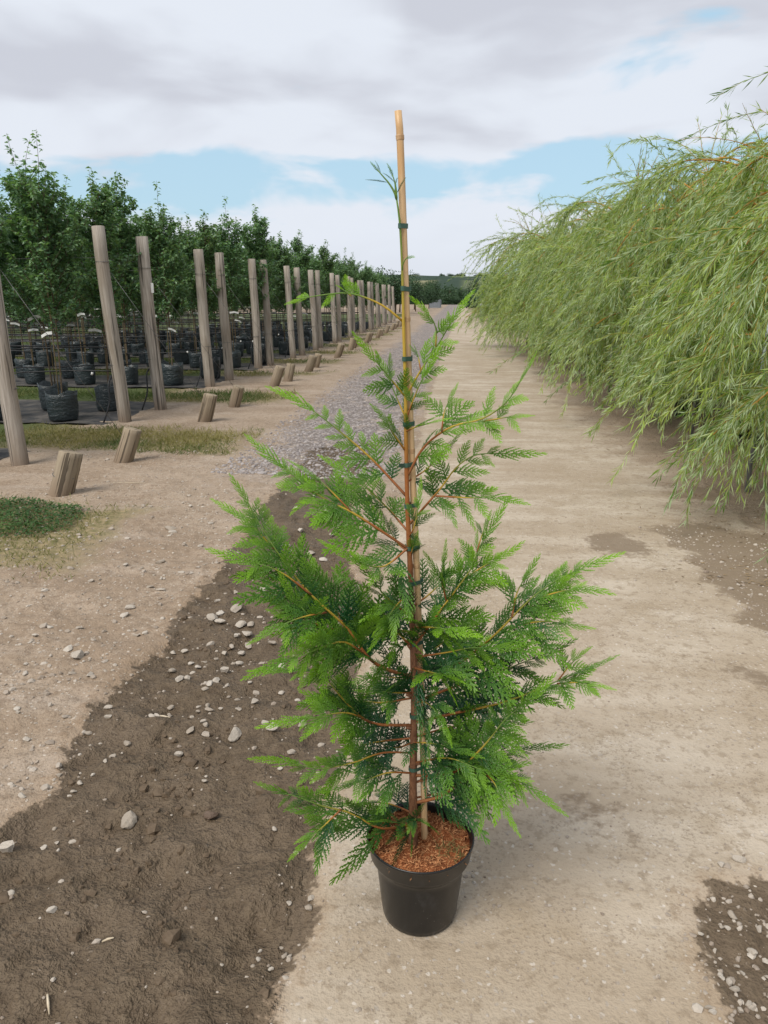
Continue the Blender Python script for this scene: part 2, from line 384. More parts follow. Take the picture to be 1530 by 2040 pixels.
def gz(px, py):
    i = np.clip(np.searchsorted(gx, px) - 1, 0, nx - 2); j = np.clip(np.searchsorted(gy, py) - 1, 0, ny - 2)
    fx = (px - gx[i]) / (gx[i + 1] - gx[i]); fy = (py - gy[j]) / (gy[j + 1] - gy[j])
    return (GZ[i, j] * (1 - fx) + GZ[i + 1, j] * fx) * (1 - fy) + (GZ[i, j + 1] * (1 - fx) + GZ[i + 1, j + 1] * fx) * fy


def ground_material():
    m, N = material('earth_surface'); pos = N.n('NewGeometry').outputs['Position']
    a_mud, a_con, a_gr, a_lit, a_sw, a_da = [attr(N, k) for k in ('mud', 'con', 'grav', 'litter', 'sward', 'damp')]
    nA = N.noise(pos, 0.75, 3.0, 0.6); nB = N.noise(pos, 3.2, 4.0, 0.6); nC = N.noise(pos, 19.0, 4.0, 0.68); nD = N.noise(pos, 85.0, 2.0, 0.7)
    nE = N.noise(N.mapping(pos, (0.35, 1.6, 1), rot=(0, 0, 0.05)), 2.2, 3.0, 0.6)
    pw = N.n('VectorMath', {0: pos, 1: N.n('VectorMath', {0: N.noise(pos, 60.0, 1.0, 0.5, out=1), 'Scale': 0.020}, operation='SCALE').outputs[0]}, operation='ADD').outputs[0]
    vor = N.n('TexVoronoi', {'Vector': pw, 'Scale': 52.0, 'Randomness': 1.0}); vd, vc = vor.outputs['Distance'], vor.outputs['Color']
    vor2 = N.n('TexVoronoi', {'Vector': pos, 'Scale': 16.0}); wd, wc = vor2.outputs['Distance'], vor2.outputs['Color']
    vcx = N.n('SeparateXYZ', {0: vc}).outputs[0]; wcx = N.n('SeparateXYZ', {0: wc}).outputs[0]
    jit = N.math('ADD', N.math('MULTIPLY', N.math('SUBTRACT', nC, 0.5), 0.15), N.math('MULTIPLY', N.math('SUBTRACT', nB, 0.5), 0.30))
    # dry dirt
    dirt = N.mix(N.step(nB, 0.3, 0.7), (0.282, 0.216, 0.155), (0.350, 0.276, 0.208))
    dirt = N.mix(N.math('MULTIPLY', N.step(N.math('ADD', nA, N.math('MULTIPLY', N.math('SUBTRACT', nC, 0.5), 0.5)), 0.44, 0.62), 0.75), dirt, (0.235, 0.172, 0.118)); dirt = N.mix(N.math('MULTIPLY', N.step(nE, 0.52, 0.68), 0.5), dirt, (0.375, 0.31, 0.25))
    dirt = N.mix(N.math('MULTIPLY', N.step(nD, 0.5, 0.66), 0.6), dirt, (0.18, 0.13, 0.088))
    peb = N.math('MULTIPLY', N.math('SUBTRACT', 1.0, N.step(vd, 0.22, 0.34)), N.step(vcx, 0.72, 0.76))
    dirt = N.mix(N.math('MULTIPLY', peb, 0.7), dirt, N.mix(vcx, (0.33, 0.28, 0.235), (0.52, 0.46, 0.39)))
    dirt = N.mix(N.math('MULTIPLY', N.step(nC, 0.52, 0.66), 0.65), dirt, (0.195, 0.142, 0.098))
    # concrete / compacted road
    con = N.mix(N.step(nE, 0.32, 0.68), (0.345, 0.280, 0.206), (0.445, 0.380, 0.302))
    con = N.mix(N.math('MULTIPLY', N.step(nA, 0.42, 0.62), 0.7), con, (0.315, 0.248, 0.175))
    con = N.mix(N.math('MULTIPLY', N.step(nC, 0.5, 0.66), 0.6), con, (0.235, 0.182, 0.125))
    con = N.mix(N.math('MULTIPLY', N.math('MULTIPLY', N.step(nD, 0.52, 0.66), N.step(nB, 0.35, 0.65)), 0.75), con, (0.175, 0.135, 0.098))
    cp = N.math('MULTIPLY', N.math('SUBTRACT', 1.0, N.step(vd, 0.2, 0.36)), N.step(vcx, 0.6, 0.66))
    con = N.mix(N.math('MULTIPLY', cp, 0.55), con, N.mix(N.step(vcx, 0.66, 0.95), (0.30, 0.265, 0.23), (0.58, 0.53, 0.47)))
    con = N.mix(N.math('MULTIPLY', N.step(nB, 0.5, 0.68), 0.6), con, (0.30, 0.236, 0.162))
    # gravel
    gr = N.mix(wcx, (0.21, 0.185, 0.175), (0.42, 0.375, 0.355)); gr = N.mix(N.step(wd, 0.25, 0.5), gr, (0.17, 0.145, 0.13))
    gr = N.mix(N.step(nB, 0.5, 0.72), gr, (0.35, 0.285, 0.235))
    # wet mud
    mud = N.mix(N.step(nC, 0.3, 0.7), (0.080, 0.056, 0.034), (0.132, 0.097, 0.062)); mud = N.mix(N.math('MULTIPLY', N.step(nB, 0.35, 0.7), 0.6), mud, (0.145, 0.106, 0.070))
    mp = N.math('MULTIPLY', N.math('SUBTRACT', 1.0, N.step(vd, 0.2, 0.3)), N.step(vcx, 0.90, 0.93))
    mud = N.mix(N.math('MULTIPLY', mp, 0.45), mud, (0.24, 0.19, 0.145)); mud = N.mix(N.math('MULTIPLY', N.step(nD, 0.52, 0.68), 0.65), mud, (0.050, 0.034, 0.021))
    litc = N.mix(N.step(nD, 0.35, 0.6), (0.115, 0.078, 0.055), (0.30, 0.225, 0.16))
    swc = N.mix(N.step(nC, 0.35, 0.65), (0.14, 0.125, 0.055), (0.27, 0.21, 0.12)); swc = N.mix(N.step(N.math('MULTIPLY', N.n('SeparateXYZ', {0: pos}).outputs[0], -1.0), 4.6, 6.0), swc, N.mix(nC, (0.035, 0.055, 0.018), (0.10, 0.12, 0.04)))  # beneath the tree rows: darker green grass, with their shade put into the colour
    f_con = N.step(N.math('ADD', a_con, jit), -0.012, 0.015); f_gr = N.step(N.math('ADD', a_gr, N.math('MULTIPLY', jit, 5.0)), -0.25, 0.35)
    f_mud = N.step(N.math('ADD', a_mud, N.math('MULTIPLY', jit, 1.0)), -0.016, 0.012)
    f_rim = N.step(N.math('ADD', a_mud, jit), -0.10, 0.0)
    f_da = N.step(N.math('ADD', a_da, N.math('MULTIPLY', jit, 1.6)), -0.03, 0.06)
    f_lit = N.math('MULTIPLY', N.step(N.math('ADD', a_lit, N.math('MULTIPLY', jit, 3.0)), -0.15, 0.45), 0.75)
    f_sw = N.step(N.math('ADD', a_sw, N.math('MULTIPLY', jit, 2.0)), -0.1, 0.25)
    sep = N.n('SeparateXYZ', {0: pos}); far = N.step(N.math('ABSOLUTE', sep.outputs[0]), 30.0, 45.0); far = N.math('MAXIMUM', far, N.step(sep.outputs[1], 230.0, 300.0))
    c = N.mix(f_gr, dirt, gr); c = N.mix(f_con, c, con); c = N.mix(f_sw, c, swc)
    c = N.mix(N.math('MULTIPLY', f_rim, 0.35), c, (0.27, 0.185, 0.115))
    c = N.mix(f_lit, c, litc); c = N.mix(N.math('MULTIPLY', f_da, 0.8), c, N.mix(nC, (0.125, 0.090, 0.058), (0.225, 0.168, 0.115))); c = N.mix(f_mud, c, mud)
    c = N.mix(far, c, N.mix(nA, (0.06, 0.085, 0.035), (0.13, 0.13, 0.065)))
    h = N.math('ADD', N.math('MULTIPLY', nC, 0.9), N.math('MULTIPLY', nD, N.math('SUBTRACT', 0.42, N.math('MULTIPLY', f_mud, 0.36)))); h = N.math('ADD', h, N.math('MULTIPLY', peb, 0.06)); h = N.math('MULTIPLY', h, N.math('SUBTRACT', 1.0, N.math('MULTIPLY', f_con, 0.5)))
    h = N.math('SUBTRACT', h, N.math('MULTIPLY', N.math('MULTIPLY', f_gr, wd), 0.9))
    rough = N.math('SUBTRACT', 0.92, N.math('MULTIPLY', N.math('MAXIMUM', f_mud, N.math('MULTIPLY', f_da, 0.5)), N.math('MULTIPLY', nB, 0.62)))
    finish(N, c, rough, h, N.math('ADD', 0.75, N.math('MULTIPLY', f_mud, 0.25)), N.math('ADD', 0.020, N.math('MULTIPLY', f_mud, 0.022)), 0.25)
    return m
M_ground = ground_material()

V = np.stack([x, y, z], -1)
ii, jj = np.meshgrid(np.arange(nx - 1), np.arange(ny - 1), indexing='ij')
Q = np.stack([ii * ny + jj, (ii + 1) * ny + jj, (ii + 1) * ny + jj + 1, ii * ny + jj + 1], -1).reshape(-1, 4)
AT = {'mud': sd_mud, 'con': sd_con, 'grav': grav, 'litter': lit, 'sward': sward, 'damp': damp}
mean = lambda a: a[Q].mean(1)
fm, fc, fg, fy_ = mean(sd_mud), mean(sd_con), mean(grav), mean(y)
is_mud = fm > 0; is_con = (fc > 0) & ~is_mud & (fy_ < 230); is_gr = (fg > 0) & ~is_mud & ~is_con & (fy_ < 90)
for nm, sel in (('wet_mud', is_mud), ('concrete_road', is_con), ('gravel_track', is_gr), ('ground', ~(is_mud | is_con | is_gr))):
    q = Q[sel]; used, inv = np.unique(q, return_inverse=True)
    tag(link(nm, mesh_np(nm, V[used], inv.reshape(-1, 4), M_ground, True, {k: a[used] for k, a in AT.items()})), kind='structure')

# far hill with fields
hx = np.linspace(-900, 1100, 120); hy = np.linspace(320, 2600, 60); HX, HY = np.meshgrid(hx, hy, indexing='ij')
prof = np.interp(HY, [320, 700, 1200, 1700, 2600], [-1.0, 8, 34, 66, 60]); hz_ = prof * (0.8 + 0.5 * fbm(HX, HY, 0.0011, 3, 71)) + 3 * fbm(HX, HY, 0.006, 3, 75) * np.clip((HY - 320) / 300, 0, 1)
i2, j2 = np.meshgrid(np.arange(119), np.arange(59), indexing='ij')
m, N = material('hill_fields'); pos = N.n('NewGeometry').outputs['Position']
vf = N.n('TexVoronoi', {'Vector': N.mapping(pos, (1, 0.45, 0)), 'Scale': 0.006}); edge = N.n('TexVoronoi', {'Vector': N.mapping(pos, (1, 0.45, 0)), 'Scale': 0.006}, feature='DISTANCE_TO_EDGE').outputs['Distance']
f = N.n('SeparateXYZ', {0: vf.outputs['Color']}).outputs[0]
c = N.mix(f, (0.07, 0.11, 0.05), (0.24, 0.22, 0.13)); c = N.mix(N.math('SUBTRACT', 1.0, N.step(edge, 0.05, 0.14)), c, (0.03, 0.05, 0.033))
finish(N, c, 0.95, spec=0.1); M_hill = m
tag(link('hill', mesh_np('hill', np.stack([HX, HY, hz_], -1).reshape(-1, 3), np.stack([i2 * 60 + j2, (i2 + 1) * 60 + j2, (i2 + 1) * 60 + j2 + 1, i2 * 60 + j2 + 1], -1).reshape(-1, 4), M_hill)), kind='structure')

ORD = ('first second third fourth fifth sixth seventh eighth ninth tenth eleventh twelfth thirteenth fourteenth fifteenth sixteenth seventeenth eighteenth nineteenth twentieth '
       'twenty-first twenty-second twenty-third twenty-fourth twenty-fifth twenty-sixth twenty-seventh twenty-eighth').split()
#@@STRUCTURE_END
# ------------------------------------------------------------------ timber posts, anchor stumps, wires
POST_Y = [7.43, 10.3, 11.57, 14.76, 16.0, 18.68, 19.75, 22.4, 23.4, 25.9, 26.9, 30.2, 31.4, 34.6, 35.8, 38.9, 40.1, 43.0, 44.2, 47.2, 48.4, 51.4, 52.6, 55.6, 56.8, 60.0]
POST_X = [-4.45, -4.56, -4.53, -4.74, -4.72, -4.76, -4.70, -4.66, -4.60] + [-4.62] * 30


def pole_mesh(name, h, r, mat, seed, taper=0.93, k=20, slant=0.0, sink=0.15):
    rg = np.random.default_rng(seed); zs = np.concatenate([[-sink], np.linspace(0, h, 9), [h]]); m = MB()
    a = np.arange(k) * 2 * math.pi / k; flat = 1 + 0.05 * np.cos(2 * a + rg.random() * 6) + 0.02 * rg.standard_normal(k)
    P = []
    for i, zv in enumerate(zs):
        rr = r * (1 - (1 - taper) * max(zv, 0) / h) * (0.93 if i == len(zs) - 1 else 1)
        w = flat + 0.012 * rg.standard_normal(k)
        sl = slant * rr * np.cos(a) if zv > h * 0.6 else 0
        P.append(np.stack([rr * w * np.cos(a) + 0.01 * math.sin(zv * 2 + seed), rr * w * np.sin(a) + 0.008 * math.cos(zv * 1.7 + seed), np.full(k, zv) + sl + (0.004 if i == len(zs) - 1 else 0)], -1))
    V = np.concatenate(P + [P[-1].mean(0, keepdims=True) + [[0, 0, 0.002]]]); n = len(zs)
    i, j = np.meshgrid(np.arange(n - 1), np.arange(k), indexing='ij'); j2 = (j + 1) % k
    Qd = np.stack([i * k + j, i * k + j2, (i + 1) * k + j2, (i + 1) * k + j], -1).reshape(-1, 4); jj = np.arange(k)
    T = np.stack([np.full(k, n * k), (n - 1) * k + jj, (n - 1) * k + (jj + 1) % k], -1)
    return mesh_np(name, V, [Qd, T], mat, True)
post_meshes = [pole_mesh('post', 2.56, 0.092, M_post, s) for s in range(6)]
stump_meshes = [pole_mesh('stump', 0.37, 0.095, M_stump, 20 + s, 0.97, 20, 0.10, 0.12) for s in range(4)]
Vb, Fb = lathe([(0.0915, -0.003), (0.0965, -0.003), (0.0965, 0.003), (0.0915, 0.003), (0.0915, -0.003)], 20); band_mesh = mesh_np('wire_band', Vb, Fb, M_wire)
tag_mesh = mesh_np('number_tag', *(lambda b: (b, np.array([[0, 1, 2, 3], [4, 7, 6, 5], [0, 4, 5, 1], [1, 5, 6, 2], [2, 6, 7, 3], [3, 7, 4, 0]])))(np.array([[-.02, -.002, -.07], [.02, -.002, -.07], [.02, -.002, .07], [-.02, -.002, .07], [-.02, .002, -.07], [.02, .002, -.07], [.02, .002, .07], [-.02, .002, .07]])), M_white, False)
post_top = []
for i, (py_, px_) in enumerate(zip(POST_Y, POST_X)):
    lean = math.radians([1.6, 2.7, 2.0, 1.7, 1.5, 1.1, 2.4, 2.8, 2.2][i] if i < 9 else 1.0 + 2.2 * random.random())
    o = link('timber_post', post_meshes[i % 6], None, (px_, py_, float(gz(px_, py_))))
    o.rotation_euler = (math.radians(random.uniform(-.8, .8)), -lean, random.uniform(0, 6.28))
    R = Matrix.Rotation(-lean, 3, 'Y'); o.rotation_euler = (R @ Matrix.Rotation(random.uniform(0, 6.28), 3, 'Z')).to_euler()
    o.scale = (1, 1, random.uniform(0.985, 1.015))
    tag(o, f'{ORD[i]} weathered grey timber post from the left, end of a tree row' if i else 'leftmost weathered timber post, with its top cut off by the picture edge', 'post', 'timber posts along the left of the track')
    for hb in (2.12, 0.78): b = link('wire_band', band_mesh, o, (0.0, 0.0, hb)); b.rotation_euler = (0.06, 0.05, 0); b.scale = (0.985, 0.985, 1)
    post_top.append((o, lean))
    if i == 2: t_ = link('number_tag', tag_mesh, o); t_.matrix_world; t_.location = R.inverted() @ Vector((0, 0, 0)); t_.parent = o; t_.location = (o.rotation_euler.to_matrix().inverted() @ Vector((0.055, -0.085, 1.83))); t_.rotation_euler = o.rotation_euler.to_matrix().inverted().to_euler()
bpy.context.view_layer.update()
for i, py_ in enumerate(POST_Y + [61.2]):
    if i >= 24: break
    ay = [7.64, 10.49, 12.0, 14.9, 15.9, 18.12, 19.3][i] if i < 7 else py_ + random.uniform(-.2, .2); ax = -3.44 + random.uniform(-.05, .05)
    o = link('anchor_stump', stump_meshes[i % 4], None, (ax, ay, float(gz(ax, ay))))
    o.rotation_euler = (math.radians(random.uniform(-5, 5)), math.radians([20, 17, 19, 22, 14][i % 5]), math.radians(random.uniform(-25, 25)))
    o.scale = (1, 1, [1.0, 1.05, 0.92, 1.1][i % 4])
    tag(o, f'{ORD[i + 1]} short leaning wooden anchor stump from the camera', 'stump', 'wooden anchor stumps along the track')
    p, lean = post_top[i]; top = p.matrix_world @ Vector((0.0, 0.0, 2.12)); st = Vector((ax + 0.06, ay, 0.24))
    me = mesh_np('guy_wire', *tube(np.array([top, top.lerp(st, 0.5) - Vector((0, 0, 0.02)), st]), 0.0028 if i < 8 else 0.004, 4), M_wire)
    if i < 16: tag(link('guy_wire', me), f'thin guy wire from the {ORD[i]} timber post down to its stump', 'wire', 'guy wires of the posts')
# nearest stump stands apart at the very left, with no post in the picture
o = link('anchor_stump', stump_meshes[1], None, (-3.41, 6.25, float(gz(-3.41, 6.25)))); o.rotation_euler = (math.radians(-4), math.radians(19), 0.5); o.scale = (1.06, 1.06, 1.02)
tag(o, 'nearest short leaning anchor stump, left edge of the picture, wire round it', 'stump', 'wooden anchor stumps along the track')
Vb, Fb = lathe([(0.093, -0.002), (0.098, -0.002), (0.098, 0.002), (0.093, 0.002), (0.093, -0.002)], 20)
b = link('wire_band', mesh_np('wire_band', Vb, Fb, M_wire), o, (0, 0, 0.17)); b.rotation_euler = (0.25, -0.2, 0)

clip_mesh = mesh_np('clip', *(lambda v: v)((lambda V_F: (V_F[0], V_F[1]))(tube(np.array([[0, 0, -.018], [0, 0, .018]]), 0.016, 6))), M_white)
for i, py_ in enumerate(POST_Y[:18]):
    X0 = POST_X[i]; ext = -0.63 * py_ - 3.0
    tops = [(1.10, 0.0028), (2.18, 0.0028)]
    for hgt, r in tops:
        p0 = np.array([X0 - 0.02, py_, hgt]); P = np.array([p0 + [(ext - X0) * t, 0.02 * math.sin(9 * t), -0.02 * math.sin(math.pi * t)] for t in np.linspace(0, 1, 8)])
        tag(link('trellis_wire', mesh_np('trellis_wire', *tube(P, r if i < 6 else 0.004, 4), M_wire)), f'{"high" if hgt > 2 else "low"} trellis wire running left from the {ORD[i]} timber post', 'wire', 'trellis wires')
    root = thing('drip_pipe', f'black drip pipe of the row behind the {ORD[i]} timber post, hose hanging to the ground', 'pipe', (X0, py_, 0), 0, 'black drip pipes')
    for hgt in (0.66, 0.98):
        P = np.array([[(ext - X0) * t - 0.10, 0.05, hgt + 0.035 * math.sin(7 * t + i) - 0.02 * t] for t in np.linspace(0, 1, 26)])
        link('pipe', mesh_np('pipe', *tube(P, 0.010 if i < 8 else 0.013, 6), M_pipe), root)
    P = catmull([[-0.10, 0.05, 0.66], [-0.13, -0.10, 0.55], [-0.12, -0.16, 0.28], [-0.20, -0.22, 0.015]], 14)
    link('hose', mesh_np('hose', *tube(P, 0.012, 6), M_pipe), root)
    for cx in (-0.12, -0.42): c_ = link('clip', clip_mesh, root, (cx, 0.04, 0.655)); c_.rotation_euler = (0, random.uniform(-.4, .4), 0)

# ------------------------------------------------------------------ ground-cover sheets and grass strips
BEDS = [(6.0, 8.15), (9.95, 12.25), (14.3, 16.6), (18.1, 20.1), (21.9, 23.9), (25.3, 27.5), (29.7, 32.0), (34.2, 36.5)]
for k, (a, b) in enumerate(BEDS):
    xs = np.linspace(-4.75, -0.63 * b - 6, 40); ys = np.linspace(a, b, 18); PX, PY = np.meshgrid(xs, ys, indexing='ij')
    e0 = (PX == xs[0]); PX = PX + np.where(e0, 0.12 * fbm(PX, PY, 1.7, 3, 91 + k), 0); PY = PY + np.where((PY == a) | (PY == b), 0.05 * fbm(PX, PY, 1.1, 3, 95), 0)
    PZ = 0.018 + gz(np.clip(PX, -11, 11), PY) + 0.03 * np.abs(fbm(PX, PY, 2.2, 3, 97)) - np.where(e0, 0.02, 0)
    i_, j_ = np.meshgrid(np.arange(39), np.arange(17), indexing='ij')
    o = link('ground_cover_sheet', mesh_np('ground_cover_sheet', np.stack([PX, PY, PZ], -1).reshape(-1, 3), np.stack([i_ * 18 + j_, i_ * 18 + j_ + 1, (i_ + 1) * 18 + j_ + 1, (i_ + 1) * 18 + j_], -1).reshape(-1, 4), M_mat))
    tag(o, kind='structure')


def blades(n, fx, h0, h1, w, tone, seed, lean=0.5):
    rg = np.random.default_rng(seed); P = fx(rg, n); n = len(P); D = unit(np.stack([rg.normal(0, lean, n), rg.normal(0, lean, n), np.ones(n)], -1))
    L = h0 + (h1 - h0) * rg.random(n) ** 2 * 1.7; Nn = unit(np.stack([rg.normal(0, 1, n), rg.normal(0, 1, n), np.full(n, 0.2)], -1))
    V, F = diamonds(P, D, L, np.full(n, w), Nn, 0.2)
    t = np.clip(tone(P) + rg.normal(0, 0.18, n), 0, 1); return V, F, np.repeat(t, 4)
for k, (a, b, xe) in enumerate(GAPS):
    def fx(rg, n, a=a, b=b, xe=xe, k=k):
        xl = -0.63 * b - 1.0; X_ = xe + 0.55 - (xe + 0.55 - xl) * rg.random(n) ** (1.2); Y_ = rg.uniform(a - 0.2, b + 0.2, n)
        s = np.minimum(np.minimum(Y_ - a, b - Y_), xe + 0.2 - X_) + 0.55 * fbm(X_, Y_, 1.1, 3, 31)
        keep = s > rg.uniform(-.12, .55, n) - .35 * fbm(X_, Y_, 4.0, 2, 36); X_, Y_ = X_[keep], Y_[keep]; return np.stack([X_, Y_, gz(X_, Y_) - 0.004], -1)
    cnt = [9000, 26000, 20000, 13000, 10000, 8000, 6000, 5000, 4000, 4000, 3000][k]
    if k == 0: tone = lambda P: 0.55 + 0.0 * P[:, 0]
    else: tone = lambda P: 0.45 + 1.5 * fbm(P[:, 0], P[:, 1], 1.3, 3, 33) - 0.25 * np.clip(-4.4 - P[:, 0], 0, 1)
    m = MB(); V_, F_, A_ = blades(cnt, fx, 0.02 + 0.0006 * k, [0.05, 0.075, 0.10][min(k, 2)], 0.006 + 0.0012 * k, tone, 300 + k, 0.75); m.add(V_, F_, A_)
    tag(link('grass_strip', m.mesh('grass_strip', M_grass)), f'{"dry matted edge of the nearest clover patch" if k == 0 else ORD[k] + " strip of short dry grass between the beds of trees"}', 'grass', kind='stuff')
# clover patch, bottom left
rg = np.random.default_rng(5); n = 15000; X_ = rg.uniform(-5.0, -2.6, n); Y_ = rg.uniform(4.7, 5.95, n)
s = np.minimum(np.minimum(Y_ - 4.95, 5.85 - Y_), -2.85 - X_) + 0.45 * fbm(X_, Y_, 1.4, 3, 37); kp = s > rg.uniform(0, .12, n); X_, Y_ = X_[kp], Y_[kp]; n = len(X_)
hh = 0.012 + 0.055 * rg.random(n) * np.clip(s[kp] * 6, 0.2, 1); P = np.stack([X_, Y_, gz(X_, Y_) + hh], -1)
V_, F_ = diamonds(P, np.stack([rg.normal(0, 1, n), rg.normal(0, 1, n), rg.normal(0.1, .25, n)], -1), rg.uniform(.016, .03, n), rg.uniform(.012, .02, n), np.stack([rg.normal(0, .35, n), rg.normal(0, .35, n), np.ones(n)], -1), 0.15)
m = MB(); m.add(V_, F_, np.repeat(np.clip(0.3 + 0.9 * fbm(X_, Y_, 2, 3, 39) + rg.normal(0, .2, n), 0, 1), 4))
tag(link('clover_patch', m.mesh('clover_patch', M_clover)), 'low green clover patch at the left edge in front of the stumps', 'clover', kind='stuff')

# ------------------------------------------------------------------ nursery trees in bags
def nursery_tree(seed, leaves=4200, H=3.45):
    rg = np.random.default_rng(seed); st = MB(); lf_P, lf_D, lf_t = [], [], []
    zs = np.linspace(0, H * 0.97, 14); tr = np.stack([0.03 * np.sin(zs * 1.3 + seed), 0.03 * np.cos(zs * 1.1 + seed), zs], -1); tr[:, :2] -= tr[0, :2]
    st.add(*tube(tr, np.interp(zs, [0, H], [0.015, 0.004]), 6))
    def shoot(p0, d, L, r, dens):
        n = 8; P = [np.array(p0)]; d = unit(d)
        for _ in range(n): d = unit(d + np.array([0, 0, 0.10]) + rg.normal(0, .09, 3)); P.append(P[-1] + d * L / n)
        P = np.array(P); st.add(*tube(P, np.linspace(r, 0.002, n + 1), 4, False))
        c = max(3, int(L * dens)); t = rg.uniform(0.12, 1.0, c) * n; i = np.minimum(t.astype(int), n - 1); f = (t - i)[:, None]
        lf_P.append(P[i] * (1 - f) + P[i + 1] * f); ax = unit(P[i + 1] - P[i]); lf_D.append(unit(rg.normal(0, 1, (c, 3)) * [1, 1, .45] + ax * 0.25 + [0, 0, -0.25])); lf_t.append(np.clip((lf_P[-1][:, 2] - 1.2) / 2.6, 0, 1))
        return P
    nb = 32
    for b in range(nb):
        zb = 1.22 + (H - 1.5) * (b / nb) ** 0.9; p0 = tr[np.searchsorted(zs, zb) - 1]; p0 = np.array([p0[0], p0[1], zb]); a = b * 2.4 + rg.uniform(-.4, .4)
        up = rg.uniform(0.7, 1.5); L = (0.98 - 0.42 * b / nb) * rg.uniform(0.75, 1.15); P = shoot(p0, [math.cos(a), math.sin(a), up], L, 0.008, 100)
        for _ in range(4):
            q = P[rg.integers(2, 8)]; shoot(q, [rg.normal(0, 1), rg.normal(0, 1), rg.uniform(.1, 1.0)], rg.uniform(.18, .42), 0.004, 110)
    for _ in range(7): q = tr[-1 - rg.integers(0, 5)]; shoot(q, [rg.normal(0, .35), rg.normal(0, .35), 1], rg.uniform(.35, .8), 0.005, 62)
    P = np.concatenate(lf_P); D = np.concatenate(lf_D); t = np.concatenate(lf_t); n = len(P)
    if n > leaves: s = rg.permutation(n)[:leaves]; P, D, t = P[s], D[s], t[s]; n = leaves
    Nn = unit(np.stack([rg.normal(0, .45, n), rg.normal(0, .45, n), np.ones(n)], -1))
    V, F = leaves6(P + D * 0.015, D, rg.uniform(.06, .092, n), rg.uniform(.042, .060, n), Nn)
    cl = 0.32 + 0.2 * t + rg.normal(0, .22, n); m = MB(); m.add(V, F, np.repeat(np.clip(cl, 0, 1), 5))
    return st.mesh('trunk', M_pbark), m.mesh('crown', M_pear, False)


pear = [nursery_tree(s, 5400, h) for s, h in ((1, 3.5), (2, 3.25), (3, 3.7), (4, 3.4), (5, 3.1), (6, 3.55))]
cane_meshes = [mesh_np('cane', *tube(np.array([[0.04, -0.02, 0.02], [0.03, -0.02, 1.2], [0.045, -0.015, 2.35]]), 0.009, 6), M_cane_old)]
tg = MB(); tg.add(np.array([[0, 0, 0], [.11, -.012, .014], [.22, -.02, -.012], [0, .002, .045], [.11, -.010, .058], [.22, -.018, .03]]), np.array([[0, 1, 4, 3], [1, 2, 5, 4]])); label_mesh = tg.mesh('plant_label', M_white)
# bag with rim ears and wrinkles
def bag_mesh(seed):
    rg = np.random.default_rng(seed); prof = [(0.0, 0.002), (0.17, 0.002), (0.188, 0.03), (0.196, 0.10), (0.20, 0.20), (0.202, 0.30), (0.208, 0.38), (0.200, 0.385), (0.190, 0.30)]
    k = 28; V, F = lathe(prof, k); a = np.arctan2(V[:, 1], V[:, 0]); w = 1 + 0.035 * np.sin(3 * a + seed) + 0.022 * np.sin(7 * a + V[:, 2] * 20 + seed) + 0.014 * rg.standard_normal(len(V))
    V[:, :2] *= w[:, None]; ear = (V[:, 2] > 0.36); V[:, 2] += ear * (0.02 * np.sin(2 * a + seed) + 0.09 * np.clip(np.cos(2 * a + 1.1 * seed) - 0.6, 0, 1)); return mesh_np('film', V, F, M_bag)
bag_meshes = [bag_mesh(s) for s in range(4)]
Vs, Fs = lathe([(0.0, 0.315), (0.08, 0.318), (0.15, 0.31), (0.192, 0.30)], 20); soil_mesh = mesh_np('compost', Vs, Fs, M_soil)
tree_protos, count = {}, 0
pair_of = [0, 1, 1, 2, 2, 3, 3, 4, 4, 5, 5, 6, 6, 7, 7, 8, 8, 9, 9, 10, 10, 11, 11, 12, 12, 13]
for i, py_ in enumerate(POST_Y):
    n_in = int(min(max(2, (0.61 * py_ + 1.2 - 5.0) / 0.95), 12 if 17 < py_ < 34 else (8 if py_ < 46 else 5)))
    for q in range(n_in):
        tx = (-5.35 if i % 2 else -5.15) - q * 0.97 + random.uniform(-.12, .12); ty = py_ + random.uniform(-.12, .12) + (-0.35 if i in (2,) else 0)
        near_ = py_ < 30; base = float(gz(max(tx, -11.5), ty)) if tx > -11 else 0.0
        where = f'in the {ORD[pair_of[i]]} bed behind the timber posts'
        t = thing('nursery_tree', (f'leafy green nursery tree nearest the {ORD[i]} timber post' if q == 0 else f'{ORD[q]} leafy nursery tree back in the row of the {ORD[i]} timber post'), 'tree', (tx, ty, base + 0.028), random.uniform(0, 6.28), 'leafy trees in the nursery rows')
        tr, cr = pear[(i * 3 + q * 5 + (q * i) % 3) % 6]; s = random.uniform(0.80, 1.0) * (0.9 if i == 0 else 1.0); t.scale = (s, s, s)
        link('trunk', tr, t); link('crown', cr, t)
        if near_:
            link('cane', cane_meshes[0], t, (0, 0, 0))
            l_ = link('plant_label', label_mesh, t, (0.0, 0.0, random.uniform(1.15, 1.4))); l_.rotation_euler = (random.uniform(-.3, .3), random.uniform(-.25, .25), -t.rotation_euler[2] + random.choice([0, 3.1]) + random.uniform(-.4, .4)); l_.location = (0, 0, l_.location[2]); l_.location += Vector((math.sin(-t.rotation_euler[2]) * -.0 , 0, 0)); l_.location.xy = (Matrix.Rotation(-t.rotation_euler[2], 2) @ Vector((0.0, -0.06)))
        if py_ < 45 and q < 9:
            b = thing('grow_bag', f'{ORD[q]} black grow bag back in the row of the {ORD[i]} timber post' if q else f'black plastic grow bag nearest the {ORD[i]} timber post', 'grow bag', (tx, ty, base + 0.02), random.uniform(0, 6.28), 'black grow bags of the nursery trees')
            link('film', bag_meshes[(i + q) % 4], b); link('compost', soil_mesh, b)
            sb = random.uniform(0.92, 1.08); b.scale = (sb, sb, sb)

